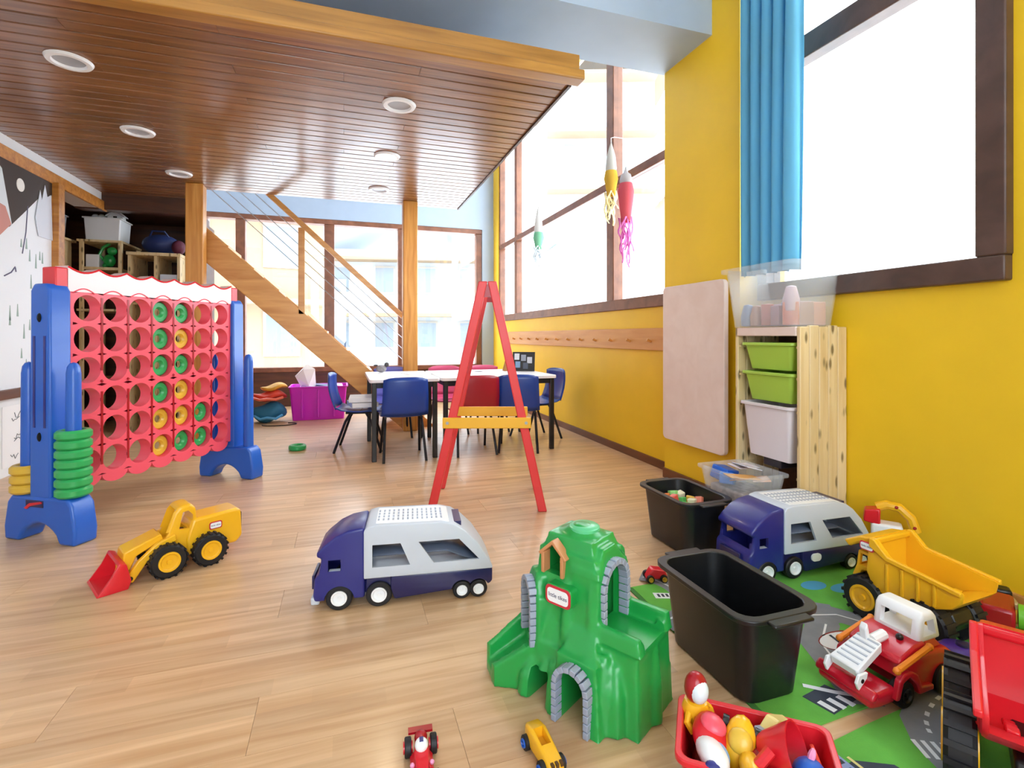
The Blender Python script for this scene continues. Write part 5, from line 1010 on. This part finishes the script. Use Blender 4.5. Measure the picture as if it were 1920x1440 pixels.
# ================================================================== WINDOW ORNAMENTS
def ornament(y, ztop, zmid, zbot, x, c_top, c1, c2, label, wdt, seed):
    t = thing('paper_jellyfish', label, 'ornament', (x, y, 0), group='paper jellyfish hanging at the window'); r = random.Random(seed)
    P().lathe([(.0005, ztop), (wdt * .30, ztop - .05), (wdt * .62, ztop - .5 * (ztop - zmid)), (wdt * .8, zmid + .02), (wdt * .75, zmid), (.0005, zmid + .01)], 14).o('paper_cap', clothmat('cap ' + c_top, c_top, .3), t, smooth=60)
    zb = zmid - .45 * (zmid - zbot)
    P().lathe([(wdt * .8, zmid), (wdt, zmid - .06), (wdt * .85, zmid - .5 * (zmid - zb)), (wdt * .55, zb), (wdt * .5, zb), (wdt * .8, zmid - .06), (wdt * .7, zmid)], 14).o('paper_bell', clothmat('bell ' + c1, c1, .4), t, smooth=60)
    for k in range(13):
        a = 2 * PI * k / 13; rr = wdt * (.35, .6, .8)[k % 3]; L = r.uniform(.35, 1.0) * (zb - zbot); px, py = rr * math.cos(a), rr * math.sin(a); rows = []
        for j in range(10):
            s = j / 9; rows.append([(px + .012 * math.sin(9 * s + k) + dx, py + .014 * math.cos(7 * s + 2 * k) + dx * .4, zb + .03 - (L + .03) * s) for dx in (-.009, .009)])
        P().grid(rows).o('tentacle', clothmat('tent ' + c2, c2, .4), t, solid=.001)
    P().tube([(0, 0, ztop - .01), (0, 0, ztop + .03), (.03, 0, ztop + .04), (2.096 - x, 0, ztop + .04)], .0025, 6).o('hanging_hook', M_WPL, t)
ornament(5.13, 2.31, 2.02, 1.62, 2.0, 'CFCBC6', '8CC8A4', 'DCE0E4', 'green and white paper jellyfish hanging at the far window mullion', .06, 1)
ornament(3.53, 2.42, 2.19, 1.76, 1.985, 'C9C6BE', 'E2BE50', 'F0E6B8', 'yellow paper jellyfish hanging beside the pink one', .055, 2)
ornament(3.31, 2.16, 2.03, 1.40, 1.985, 'C4C0C2', 'E2707C', 'DE86C4', 'pink and coral paper jellyfish with long magenta tentacles', .06, 3)

# ================================================================== OUTSIDE
struct(P().box(-60, 60, -40, 80, -0.6, -0.5).o('ground', M_SNOW), 'snow covered ground outside the windows', 'ground')
def chalet(x, y, w_, d_, h, rz, label, wallm, roofm):
    t = thing('chalet', label, 'building', (x, y, -.5), rz, 'chalets outside'); P().box(-w_ / 2, w_ / 2, -d_ / 2, d_ / 2, 0, h).o('wall', wallm, t)
    P().prism([(-w_ / 2 - .8, h - .3), (0, h + w_ * .28), (w_ / 2 + .8, h - .3), (w_ / 2 + .8, h), (0, h + w_ * .28 + .35), (-w_ / 2 - .8, h)], -d_ / 2 - .8, d_ / 2 + .8).o('roof', roofm, t)
    n = int(w_ // 2)
    for fl in range(int(h // 2.6)):
        P().box(-w_ / 2, w_ / 2, -d_ / 2 - .9, -d_ / 2, fl * 2.6 + 2.3, fl * 2.6 + 2.45).o('balcony', M_OUTW, t)
        for k in range(n):
            xx = -w_ / 2 + w_ / n * (k + .5); f = P().box(xx - .5, xx + .5, -d_ / 2 - .05, -d_ / 2, fl * 2.6 + .8, fl * 2.6 + 2.1).o('window', M_OUTF, t); P().box(xx - .42, xx + .42, -d_ / 2 - .06, -d_ / 2 - .05, fl * 2.6 + .88, fl * 2.6 + 2.02).o('pane', M_OUTG, f)
        nd = max(1, int(d_ // 2.2))
        for k in range(nd):
            yy = -d_ / 2 + d_ / nd * (k + .5); f = P().box(-w_ / 2 - .05, -w_ / 2, yy - .5, yy + .5, fl * 2.6 + .8, fl * 2.6 + 2.1).o('window', M_OUTF, t); P().box(-w_ / 2 - .06, -w_ / 2 - .05, yy - .42, yy + .42, fl * 2.6 + .88, fl * 2.6 + 2.02).o('pane', M_OUTG, f)
    return t
M_OUTW = mat('chalet wood', '9C8468', .8); M_OUTF = mat('chalet window frame', 'A09A92', .7); M_OUTG = mat('chalet pane', '78848F', .3); M_OUTB = mat('chalet plaster', 'A8AEB4', .8)
chalet(-4.5, 19, 7, 6, 5.5, .15, 'wooden chalet with balconies behind the stairs window', M_OUTW, M_SNOW)
chalet(3.5, 28, 8, 7, 5.5, -.2, 'pale chalet with snowy roof beyond the post', M_OUTB, M_SNOW)
hill = struct(P().hull([(4, 16, -.5), (40, 16, -.5), (40, 60, -.5), (10, 60, -.5), (9, 19, 5.2), (36, 19, 5.2), (36, 50, 5.2), (14, 50, 5.2)]).o('hill', M_SNOW), 'snowy hill outside the side window', 'hill')
ch3 = chalet(12.2, 23.5, 5, 5, 8, -.35, 'pale tall chalet on the snowy hill beyond the side window', M_OUTB, M_OUTW); ch3.location.z = 5.2
ch4 = chalet(22.5, 29.0, 4, 4, 5, -.35, 'wooden chalet on the snowy hill behind the paper jellyfish', M_OUTW, M_SNOW); ch4.location.z = 5.2
